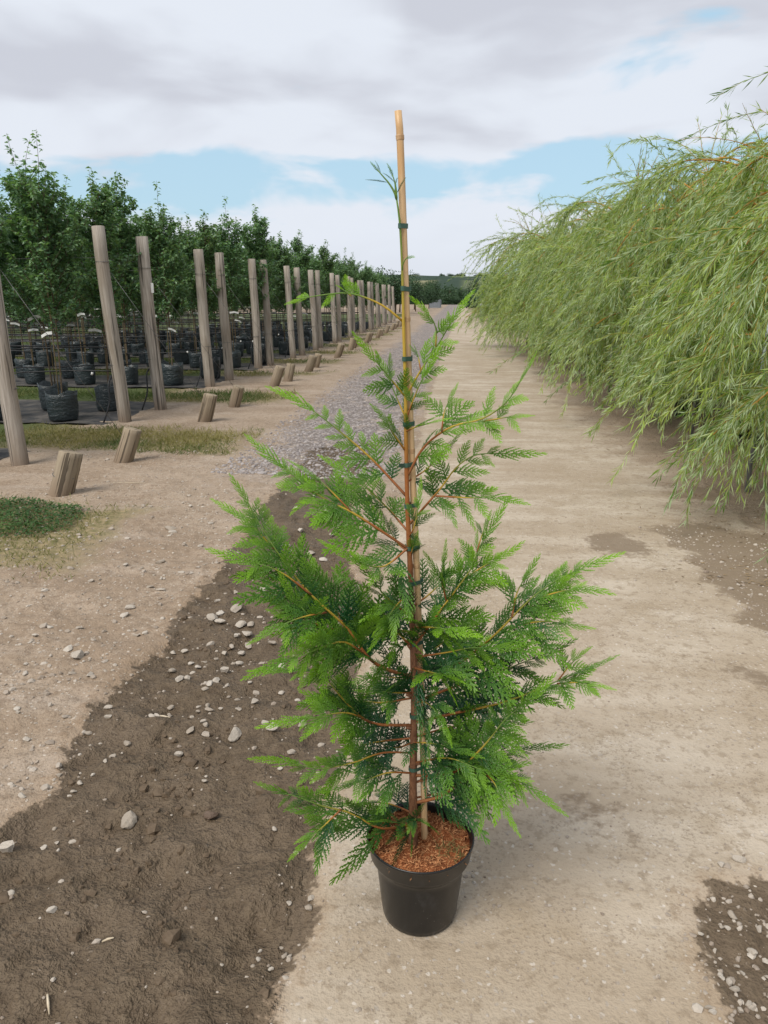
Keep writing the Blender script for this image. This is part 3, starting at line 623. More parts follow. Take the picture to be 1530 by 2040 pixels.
# ------------------------------------------------------------------ willows on the right
def willow(seed, branches=24, strands=15, H=3.6, low=(.25, .85)):
    rg = np.random.default_rng(seed); st, bk = MB(), MB(); LP, LD, LT = [], [], []
    zs = np.linspace(0, H * 0.86, 12); tr = np.stack([0.05 * np.sin(zs * 1.6 + seed), 0.05 * np.cos(zs * 1.3 + seed), zs], -1); tr[:, :2] -= tr[0, :2]
    bk.add(*tube(tr, np.interp(zs, [0, H], [0.032, 0.008]), 8))
    def grow(p, d, L, n, grav, wig):
        P = [np.array(p)]; d = unit(d); zmin = rg.uniform(*low)
        for _ in range(n):
            d = unit(d + np.array([0, 0, -grav]) + rg.normal(0, wig, 3)); nxt = P[-1] + d * L / n
            if nxt[2] < zmin: break
            P.append(nxt)
        return np.array(P)
    def leaf_along(P, dens, t0=0.0):
        if len(P) < 3: return
        seg = np.linalg.norm(np.diff(P, axis=0), axis=1).sum(); c = max(2, int(seg * dens)); t = (t0 + (1 - t0) * rg.random(c)) * (len(P) - 1.001); i = t.astype(int); f = (t - i)[:, None]
        LP.append(P[i] * (1 - f) + P[i + 1] * f); ax = unit(P[i + 1] - P[i]); LD.append(unit(ax + rg.normal(0, .34, (c, 3)) + [0, 0, -.10])); LT.append(np.full(c, np.clip(rg.normal(.45, .36), 0, 1)) + rg.normal(0, .16, c))
    for b in range(branches):
        zb = 0.55 + (H * 0.80 - 0.55) * (b / branches); p0 = tr[min(np.searchsorted(zs, zb), 11)]; a = b * 2.4 + rg.uniform(-.4, .4)
        L = rg.uniform(1.25, 2.15) * (1.0 - 0.25 * b / branches); B = grow(p0, [math.cos(a), math.sin(a), rg.uniform(.55, 1.3)], L, 14, 0.125, 0.05)
        st.add(*tube(B, np.linspace(0.016, 0.005, len(B)), 5, False)); leaf_along(B, 16, 0.55)
        for k in range(strands):
            j = min(int(len(B) * (0.30 + 0.70 * rg.random() ** .8)), len(B) - 2); d = unit(B[j + 1] - B[j]) + rg.normal(0, .42, 3) + [0, 0, .05]
            S = grow(B[j], d, rg.uniform(.55, 1.5), 8, rg.uniform(.06, .32), 0.11)
            if len(S) < 3: continue
            st.add(*tube(S, np.linspace(0.0036, 0.0012, len(S)), 3, False), 1.0); leaf_along(S, 92)
    for _ in range(14):   # stiff shoots standing out of the top
        p0 = tr[-1 - rg.integers(0, 4)]; B = grow(p0, [rg.normal(0, .5), rg.normal(0, .5), 1], rg.uniform(.5, 1.25), 10, 0.075, 0.06); st.add(*tube(B, np.linspace(0.006, 0.0015, len(B)), 4, False)); leaf_along(B, 42)
    P = np.concatenate(LP); D = np.concatenate(LD); t = np.concatenate(LT); n = len(P); Nn = unit(rg.normal(0, 1, (n, 3)) + [0, 0, .5])
    V, F = diamonds(P, D, rg.uniform(.06, .12, n), rg.uniform(.0065, .0105, n), Nn, 0.12); m = MB(); m.add(V, F, np.repeat(np.clip(t, 0, 1), 4))
    return bk.mesh('trunk', M_wbark), st.mesh('golden_stems', M_wstem), m.mesh('foliage', M_willow, False)


wil = [willow(11, 36, 22, 3.6, (.08, .5)), willow(12, 32, 20, 3.85), willow(13, 32, 19, 3.35)]
W_SPOTS = [(3.5, 5.75, 0, 0.98), (3.5, 8.0, 2, 1.10), (3.55, 9.8, 1, 0.97), (3.4, 11.6, 0, 1.05), (3.4, 13.5, 1, 1.03), (3.35, 15.4, 2, 1.16), (3.3, 17.4, 0, 1.06), (3.25, 19.5, 1, 1.08), (3.2, 21.6, 2, 1.12),
           (3.0, 23.8, 0, 1.12), (2.85, 26.0, 1, 1.12), (2.7, 28.3, 2, 1.25), (5.0, 7.8, 2, 1.16), (5.1, 10.6, 0, 1.22), (5.0, 14.2, 1, 1.08), (4.9, 18.0, 0, 1.15), (4.8, 22.5, 1, 1.08), (4.6, 27.0, 0, 1.12)]
pv, pf = lathe([(0.0, 0.002), (0.15, 0.002), (0.16, 0.02), (0.185, 0.26), (0.205, 0.27), (0.21, 0.33), (0.195, 0.33), (0.18, 0.28), (0.0, 0.28)], 24); wpot = mesh_np('pot_wall', pv, pf, M_pot)
for i, (wx, wy, k, s) in enumerate(W_SPOTS):
    fr = i < 12
    t = thing('willow_tree', (f'{ORD[i]} weeping willow from the camera in the front row on the right' if fr else f'{ORD[i - 12]} weeping willow from the camera in the back row on the right'), 'tree', (wx, wy, 0.02), random.uniform(0, 6.28), 'weeping willows along the right of the road')
    t.scale = (s, s, s)
    for nm, me in zip(('trunk', 'golden_stems', 'foliage'), wil[k]): link(nm, me, t)
    p = thing('willow_pot', f'black plastic pot under the {ORD[i if fr else i - 12]} willow of the {"front" if fr else "back"} row', 'pot', (wx, wy, float(gz(wx, wy))), 0, 'black pots of the willows'); link('pot_wall', wpot, p)
# galvanised support poles and rails among the willows
for i, (gx_, gy_, hgt) in enumerate([(2.86, 14.6, 1.7), (2.82, 12.3, 1.7), (2.62, 6.9, 1.62), (3.0, 9.9, 1.7), (2.85, 17.2, 1.7), (2.8, 20.0, 1.7)]):
    g = thing('galvanised_pole', f'grey galvanised support pole, {ORD[i]} of those standing under the willows', 'pole', (gx_, gy_, float(gz(gx_, gy_))), 0, 'galvanised poles under the willows')
    link('upright', mesh_np('upright', *tube(np.array([[0, 0, -.1], [0, 0, hgt]]), 0.021, 10), M_galv), g)
    link('brace', mesh_np('brace', *tube(np.array([[0, 0, hgt * .62], [0.55, 0.05, hgt * .48], [1.1, 0.1, hgt * .34]]), 0.018, 8), M_galv), g)
    link('clamp', mesh_np('clamp', *tube(np.array([[0, 0, hgt * .62 - .035], [0, 0, hgt * .62 + .035]]), 0.032, 10), M_galv), g)

# ------------------------------------------------------------------ far end of the road
def bush(seed, rx_, ry_, rz_, n, size, lobes=9):
    rg = np.random.default_rng(seed); C = unit(rg.normal(0, 1, (lobes, 3))) * rg.uniform(.25, .75, (lobes, 1)); C[:, 2] = np.abs(C[:, 2]); k = rg.integers(0, lobes, n)
    P = C[k] + unit(rg.normal(0, 1, (n, 3))) * (rg.uniform(0.15, 0.48, (n, 1))); P = P * [rx_, ry_, rz_]; P = P[P[:, 2] > 0.02 * rz_]; n = len(P)
    V, F = diamonds(P, rg.normal(0, 1, (n, 3)), rg.uniform(.7, 1.3, n) * size, rg.uniform(.5, .9, n) * size, rg.normal(0, 1, (n, 3)) + [0, 0, .8], .15)
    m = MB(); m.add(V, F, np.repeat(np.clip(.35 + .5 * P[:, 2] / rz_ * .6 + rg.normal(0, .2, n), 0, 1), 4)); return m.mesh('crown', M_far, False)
far_tree = [bush(s, 1.7, 1.7, 3.4, 5000, 0.16, 12) for s in (1, 2, 3)]; far_bush = [bush(s + 10, 2.4, 1.6, 2.0, 3500, 0.2, 12) for s in (1, 2)]
ftr = mesh_np('trunk', *tube(np.array([[0, 0, 0], [0.05, 0, 1.2], [0, 0.05, 3.2]]), [0.09, 0.07, 0.03], 6), M_pbark)
fl = [(-7.4, 74, 0), (-6.2, 82, 1), (-8.6, 88, 2), (-5.5, 92, 0), (-7.0, 100, 1), (-5.4, 108, 2), (-4.6, 118, 0), (-6.5, 126, 1), (-4.6, 138, 2), (-10.5, 96, 1), (-12.5, 112, 0), (-9.0, 120, 2)]
for i, (fx_, fy__, k) in enumerate(fl):
    t = thing('far_tree', f'{ORD[i]} dark leafy tree beyond the end of the post line', 'tree', (fx_, fy__, 0), i * 1.7, 'dark trees beyond the posts'); link('trunk', ftr, t); c_ = link('crown', far_tree[k], t, (0, 0, 1.0)); s = random.uniform(.92, 1.15); t.scale = (s, s, s)
for i, (fx_, fy__, k, s) in enumerate([(-3.5, 236, 0, 2.0), (0.5, 240, 1, 1.5), (4.2, 236, 0, 2.0), (8.5, 232, 1, 2.5), (14.5, 226, 0, 2.9), (-8.0, 240, 1, 2.8), (-14, 250, 0, 3.2), (5.2, 195, 1, 1.9), (5.6, 170, 0, 1.9), (5.9, 148, 1, 1.8), (6.2, 126, 0, 1.7), (6.4, 106, 1, 1.7), (6.9, 88, 0, 1.7), (7.6, 72, 1, 1.7), (8.2, 56, 0, 1.5), (-3.0, 300, 1, 3.6)]):
    t = thing('far_bush', f'{ORD[i]} far dark hedge bush around the end of the road', 'bush', (fx_, fy__, -0.05), i * 2.1, 'hedge bushes at the far end of the road'); link('crown', far_bush[k], t); t.scale = (s, s, s * 1.02)
for i, (fx_, s_) in enumerate([(-70, 3.6), (-30, 4.4), (-8, 3.6), (12, 4.6), (34, 5.2), (52, 4.6), (75, 4.0), (110, 5.0)]):
    fy__ = 1480 + 30 * math.sin(i * 2.3); ia, ja = np.argmin(abs(hx - fx_)), np.argmin(abs(hy - fy__))
    t = thing('far_tree', f'{ORD[i]} tiny tree from the left on the distant hill', 'tree', (hx[ia], hy[ja], hz_[ia, ja] - 1.0), i * 1.3, 'trees on the distant hill'); link('crown', far_bush[i % 2], t); t.scale = (s_ * 1.3, s_, s_)
for i, (fx_, fy__, k, s_) in enumerate([(-1.9, 250, 0, 1.5), (1.8, 262, 1, 1.3), (6.0, 255, 2, 1.9), (10.5, 250, 0, 2.2), (-6.5, 200, 1, 1.5), (-4.9, 178, 2, 1.3), (15, 240, 1, 2.4)]):
    t = thing('far_tree', f'{ORD[i]} hazy tree behind the hedge at the far road end', 'tree', (fx_, fy__, 0), i * 1.7, 'trees at the far road end'); link('trunk', ftr, t); link('crown', far_tree[k], t, (0, 0, 1.0)); t.scale = (s_, s_, s_)
# further nursery rows on the far left, one mass
rg = np.random.default_rng(88); n = 26000; X_ = rg.uniform(-60, -13, n); Y_ = rg.choice(np.arange(33, 66, 1.9), n) + rg.normal(0, .35, n); kp = X_ < -0.36 * Y_ - 1.5; X_, Y_ = X_[kp], Y_[kp]; n = len(X_)
Z_ = 0.15 + 2.7 * rg.random(n) ** .8 * (.85 + .5 * vnoise(X_ * .9, Y_ * .9, 3)); V_, F_ = diamonds(np.stack([X_, Y_, Z_], -1), rg.normal(0, 1, (n, 3)), rg.uniform(.22, .42, n), rg.uniform(.18, .3, n), rg.normal(0, .7, (n, 3)) + [0, 0, 1], .15)
mb = MB(); mb.add(V_, F_, np.repeat(np.clip(.35 + rg.normal(0, .2, n), 0, 1), 4)); tag(link('nursery_mass', mb.mesh('nursery_mass', M_far, False)), 'dark mass of further nursery trees at the far left', 'trees', kind='stuff')
pm = []
for s in (0,):
    zsx = np.linspace(-1.0, 1.0, 33); yo = 0.03 * np.sign(np.sin(zsx * 24)); V = np.concatenate([np.stack([zsx, yo, np.full(33, h_)], -1) for h_ in (0.05, 1.45)] + [np.stack([zsx, yo + .04, np.full(33, h_)], -1) for h_ in (0.05, 1.45)])
    k_ = np.arange(32); F = np.concatenate([np.stack([k_, k_ + 1, k_ + 34, k_ + 33], -1), np.stack([k_ + 66, k_ + 99, k_ + 100, k_ + 67], -1), np.stack([k_ + 33, k_ + 34, k_ + 100, k_ + 99], -1)]); pm.append(mesh_np('sheet', V, F, M_galv, False))
legm = mesh_np('leg', *tube(np.array([[0, 0, -0.02], [0, 0, 1.5]]), 0.03, 6), M_galv)
for i, (fx_, fy__, rz_) in enumerate([(-2.9, 150, 1.57), (-2.9, 153, 1.57), (-2.9, 156.5, 1.57), (-2.9, 160, 1.57), (-3.9, 147, 0.2), (2.15, 62, 1.57), (2.15, 64.2, 1.57), (2.15, 66.5, 1.57)]):
    g = thing('metal_panel', f'grey galvanised sheet panel, {ORD[i if i < 5 else i - 5]} on the {"left" if i < 5 else "right"} side of the far road', 'panel', (fx_, fy__, 0), rz_, 'galvanised panels by the far road'); link('sheet', pm[0], g)
    for lx in (-.95, .95): link('leg', legm, g, (lx, 0.075, 0))
#@@MIDDLE_END
# ------------------------------------------------------------------ pot, cane and conifer
base = ground_at(843, 1868); Y0 = base[1] + 0.10
PX0 = plane_at(837, 1700, Y0)[0]
zg = float(gz(PX0, Y0)) + 0.001
POT_H = 0.245
pot = thing('plant_pot', 'round black plastic plant pot filled with orange-brown coir on the road', 'pot', (PX0, Y0, zg))
prof = [(0.0, 0.004), (0.082, 0.004), (0.094, 0.0), (0.101, 0.006), (0.104, 0.02), (0.1185, 0.155), (0.1205, 0.168), (0.126, 0.182), (0.1335, 0.190), (0.1375, 0.198), (0.1425, 0.236), (0.1445, 0.2385), (0.1462, 0.242), (0.1462, 0.246), (0.1440, 0.2475), (0.1415, 0.2455), (0.1395, 0.236), (0.134, 0.205), (0.131, 0.19)]
link('pot_wall', mesh_np('pot_wall', *lathe(prof, 96), M_pot), pot)
rr = np.concatenate([[0.0], np.linspace(0.01, 0.1375, 34)]); k = 96; a = np.arange(k) * 2 * math.pi / k
SV = np.stack([rr[:, None] * np.cos(a), rr[:, None] * np.sin(a), np.zeros((35, k))], -1).reshape(-1, 3)
SV[:, 2] = 0.222 + 0.020 * fbm(SV[:, 0] + 5, SV[:, 1] + 5, 30, 4, 81, .6) + 0.006 * fbm(SV[:, 0] + 5, SV[:, 1] + 5, 12, 2, 85) - 0.004 * (np.hypot(SV[:, 0], SV[:, 1]) / .14) ** 4
i_, j_ = np.meshgrid(np.arange(34), np.arange(k), indexing='ij'); j2_ = (j_ + 1) % k
link('coir_compost', mesh_np('coir_compost', SV, np.stack([i_ * k + j_, (i_ + 1) * k + j_, (i_ + 1) * k + j2_, i_ * k + j2_], -1).reshape(-1, 4), M_coir), pot)
rg = np.random.default_rng(3); n = 2600; r_ = 0.134 * np.sqrt(rg.random(n)); a_ = rg.uniform(0, 6.28, n); P = np.stack([r_ * np.cos(a_), r_ * np.sin(a_), 0.224 + 0.018 * fbm(r_ * np.cos(a_) + 5, r_ * np.sin(a_) + 5, 30, 4, 81, .6)], -1)
V_, F_ = diamonds(P, np.stack([rg.normal(0, 1, n), rg.normal(0, 1, n), rg.normal(0, .3, n)], -1), rg.uniform(.005, .018, n), rg.uniform(.0012, .0035, n), np.stack([rg.normal(0, .5, n), rg.normal(0, .5, n), np.ones(n)], -1), .1)
mb = MB(); mb.add(V_, F_); o = link('coir_chips', mb.mesh('coir_chips', M_fibre, False), pot); tag(o, kind='stuff')
# a few dry weeds growing in the coir, right side
mb = MB()
for q in range(46):
    b0 = np.array([0.075 + rg.normal(0, .022), -0.03 + rg.normal(0, .018), 0.222]); d = np.array([rg.normal(.25, .5), rg.normal(-.1, .5), 1.0]); L = rg.uniform(.02, .055)
    P = [b0]
    for s in range(5): d = unit(d + [0, 0, -.22] + rg.normal(0, .2, 3)); P.append(P[-1] + d * L / 5)
    mb.add(*tube(np.array(P), np.linspace(.0008, .0004, 6), 3, False), rg.uniform(.2, 1))
o = tag(link('weed_tuft', mb.mesh('weed_tuft', M_grass)), 'small dry grass weed tuft growing in the pot coir', 'weed', kind='stuff'); o.location = (PX0, Y0, zg)

def SP(px, py, dy=0.0): return plane_at(px, py, Y0 + dy)
# bamboo cane
cane_pts = [SP(793, 221, 0.012), SP(797, 275, 0.012), SP(810, 636, 0.012), SP(818, 860, 0.014), SP(827, 1060, 0.016), SP(836, 1290, 0.018), SP(843, 1500, 0.02), SP(846, 1690, 0.022)]
cb = cane_pts[-1].copy(); cane_pts[-1][2] = zg + 0.18
cane = thing('bamboo_cane', 'tall straight bamboo cane tied beside the conifer stem', 'cane', tuple(cane_pts[-1]))
O = cane_pts[-1]; CP = catmull(np.array(cane_pts) - O, 40)[::-1]
link('culm', mesh_np('culm', *tube(CP, np.linspace(0.0088, 0.0079, 40), 14), M_bamboo), cane)
def on_path(path, z):
    i = np.argsort(path[:, 2]); return np.array([np.interp(z, path[i, 2], path[i, c]) for c in range(3)])
CPW = CP + O
for py in (271, 636, 900, 1130, 1380, 1560):
    zc = SP(800, py)[2]; c = on_path(CPW, zc); up = unit(on_path(CPW, zc + .05) - on_path(CPW, zc - .05)); P = np.array([c - O + up * t for t in (-.006, -.002, 0, .002, .005)])
    link('node_ring', mesh_np('node_ring', *tube(P, [0.0085, 0.0094, 0.0088, 0.0096, 0.0085], 14, False), M_node), cane)

# trunk
tr_px = [(823, 1690, 0), (823, 1560, 0), (825, 1400, 0), (823, 1290, 0), (818, 1150, 0), (812, 1010, 0), (809, 880, -.002), (808, 780, -.004), (804, 650, -.004), (802, 560, -.003), (797, 450, -.003), (790, 395, -.005)]
TP = [SP(*p) for p in tr_px]; TP[0][2] = zg + 0.19; TR = catmull(TP, 70); root_p = TR[0].copy()
tree = thing('conifer_sapling', 'young feathery green conifer standing in the black pot', 'tree', tuple(root_p))
hz = (TR[:, 2] - TR[0, 2]) / (TR[-1, 2] - TR[0, 2])
rad = np.interp(hz, [0, .12, .35, .6, .8, 1], [0.0135, 0.0105, 0.0085, 0.0056, 0.0038, 0.0020]) * (1 + 0.05 * rng.standard_normal(len(hz)))
tone = np.interp(hz, [0, .38, .5, .62, .72, .82, 1], [0.0, .12, .33, .40, .60, .70, .95])
Vt, Ft = tube(TR - root_p, rad, 12); tt = np.concatenate([np.repeat(tone, 12), [0, .95]])
mb = MB(); mb.add(Vt, Ft, tt); trunk_o = link('trunk', mb.mesh('trunk', M_stem), tree)
# cut knots on the lower stem
for py, sx_ in ((1330, 1), (1345, -1), (1385, -1), (1410, 1), (1450, -1), (1300, 1), (1520, 1)):
    c = on_path(TR, SP(822, py)[2]) - root_p; mb = MB(); mb.add(*tube(np.array([c, c + [0.012 * sx_, -.006, .003], c + [0.019 * sx_, -.009, .006]]), [.0055, .005, .004], 7), .1); link('knot', mb.mesh('knot', M_stem), trunk_o)


def make_spray(seed):
    """flat fern-like spray of unit length along +x, laterals in +-y"""
    rg = np.random.default_rng(seed); Vs, Fs, Us, n = [], [], [], 0
    def quad(V, u):
        nonlocal n
        Vs.append(V); Us.append(u); Fs.append(np.arange(len(V)).reshape(-1, 4) + n); n += len(V)
    def strip(P, w0, w1, u0, u1):
        D = unit(np.gradient(P, axis=0)); S = np.stack([-D[:, 1], D[:, 0], np.zeros(len(P))], -1); w = np.linspace(w0, w1, len(P))[:, None]
        A, B = P + S * w / 2, P - S * w / 2; u = np.linspace(u0, u1, len(P)); quad(np.stack([A[:-1], A[1:], B[1:], B[:-1]], 1).reshape(-1, 3), np.stack([u[:-1], u[1:], u[1:], u[:-1]], 1).ravel())
    def lets(P, step, lmax, w, u0, u1):
        seg = np.linalg.norm(np.diff(P, axis=0), axis=1); cum = np.concatenate([[0], np.cumsum(seg)]); tot = cum[-1]; s = np.arange(step * 1.2, tot, step)
        if not len(s): return
        s = s + rg.normal(0, step * .12, len(s)); p = np.stack([np.interp(s, cum, P[:, c]) for c in range(3)], -1); i = np.clip(np.searchsorted(cum, s) - 1, 0, len(P) - 2); d = unit(P[i + 1] - P[i]); f = s / tot
        sd = np.where(np.arange(len(s)) % 2 == 0, 1, -1) ; an = np.radians(rg.normal(38, 7, len(s))) * sd
        dd = np.stack([d[:, 0] * np.cos(an) - d[:, 1] * np.sin(an), d[:, 0] * np.sin(an) + d[:, 1] * np.cos(an), rg.normal(0, .16, len(s))], -1)
        L = lmax * (np.clip(1 - f, .12, 1) ** .65) * rg.uniform(.75, 1.15, len(s)); V, F = diamonds(p, dd, L, np.full(len(s), w), np.tile([0, 0, 1.0], (len(s), 1)), .25)
        u = u0 + (u1 - u0) * f; quad(V, np.stack([u, u + .08, u + .2, u + .08], 1).ravel())
    ax = np.array([[t, 0.035 * math.sin(3 * t + seed) * t, 0] for t in np.linspace(0, 1, 12)]); strip(ax, .034, .020, 0, 1)
    ts = np.arange(.05, .97, .058)
    for q, t in enumerate(ts):
        sd = 1 if q % 2 else -1; env = min(1, (t / .16) ** .6) * (1 - t) ** .72 + .03; L = .46 * env * rg.uniform(.78, 1.12); an = math.radians(52 - 14 * t + rg.normal(0, 5)) * sd
        p = np.array([t, np.interp(t, ax[:, 0], ax[:, 1]), 0]); pts = [p]
        for s in range(5): pts.append(pts[-1] + L / 5 * np.array([math.cos(an), math.sin(an), 0.03 * rg.normal()])); an *= .93
        pts = np.array(pts); u0 = t * .75; strip(pts, .034, .018, u0, u0 + .35); lets(pts, .026, min(.098, L * .42), .033, u0 + .05, u0 + .40)
    lets(ax, .03, .07, .032, .1, 1.0)
    return np.concatenate(Vs), np.concatenate(Fs), np.clip(np.concatenate(Us), 0, 1.1)
SPRAYS = [make_spray(s) for s in range(8)]


def branch(px_pts, r0=0.0045, Lmax=0.15, t0=0.12, young=0.0, dens=0.0165, seed=0, face=0.65, term=0.12, droop=0.18, stem=(0.30, 0.85), pts=None, nar=None):
    rg = np.random.default_rng(500 + seed); C = np.array([SP(*p) for p in px_pts]) if pts is None else np.array(pts)
    ln = np.linalg.norm(np.diff(C, axis=0), axis=1).sum(); n = max(8, int(ln / .02)); P = catmull(C, n); b0 = P[0] - root_p
    term = min(term, ln * .5); cum = np.concatenate([[0], np.cumsum(np.linalg.norm(np.diff(P, axis=0), axis=1))])      # the last spray ends where the branch was seen to end
    P = np.stack([np.interp(np.linspace(0, cum[-1] - .72 * term, n), cum, P[:, c]) for c in range(3)], -1)
    mb = MB(); V, F = tube(P - root_p - b0, np.linspace(r0, 0.0011, n), 6); tn = np.interp(np.linspace(0, 1, n), [0, .30, .50, 1], [stem[0], stem[0] + .10, max(stem[0] + .3, .72), 1.0]); mb.add(V, F, np.concatenate([np.repeat(tn, 6), [stem[0], stem[1]]]))
    br = link('branch', mb.mesh('branch', M_stem), tree, tuple(b0))
    cum = np.concatenate([[0], np.cumsum(np.linalg.norm(np.diff(P, axis=0), axis=1))]); tot = cum[-1]
    camd = unit(np.array([0, 0, CAM_H]) - P.mean(0)); nr0 = unit(camd * face + np.array([0, 0, .35]) + rg.normal(0, .28, 3)); fo = MB(); s = tot * t0; q = 0
    def place(p, A, nr, L, ub, ue, droop_, nar=None):
        B = unit(np.cross(nr, A)); Nn = np.cross(A, B); Vv, Ff, Uu = SPRAYS[rg.integers(0, 8)]
        bend = rg.normal(0, .10); yy = Vv[:, 1] * rg.choice([-1, 1]) * (rg.uniform(.6, 1.05) if nar is None else nar) + bend * Vv[:, 0] ** 2
        Wd = p + L * (Vv[:, :1] * A + yy[:, None] * B + (Vv[:, 2:] + 0.12 * rg.normal() * Vv[:, 1:2] ** 2) * Nn); Wd[:, 2] -= droop_ * L * Vv[:, 0] ** 2
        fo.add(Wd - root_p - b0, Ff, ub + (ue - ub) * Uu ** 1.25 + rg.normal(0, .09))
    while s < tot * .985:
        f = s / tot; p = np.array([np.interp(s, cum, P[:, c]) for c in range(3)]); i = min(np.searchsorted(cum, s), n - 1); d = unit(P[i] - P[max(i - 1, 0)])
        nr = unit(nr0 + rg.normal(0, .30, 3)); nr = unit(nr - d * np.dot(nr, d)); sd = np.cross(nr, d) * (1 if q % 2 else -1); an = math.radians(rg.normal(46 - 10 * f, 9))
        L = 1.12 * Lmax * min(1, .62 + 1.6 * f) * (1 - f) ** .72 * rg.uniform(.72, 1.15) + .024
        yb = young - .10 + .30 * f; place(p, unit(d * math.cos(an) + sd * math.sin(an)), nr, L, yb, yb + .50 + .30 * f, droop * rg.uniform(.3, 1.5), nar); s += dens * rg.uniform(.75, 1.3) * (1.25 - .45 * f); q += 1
    d = unit(P[-1] - P[-3]); nr = unit(nr0 - d * np.dot(nr0, d)); place(P[-2], d, nr, term * 1.15, young + .25, young + .95, droop * .2, .42)
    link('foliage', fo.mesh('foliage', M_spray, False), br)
    return P


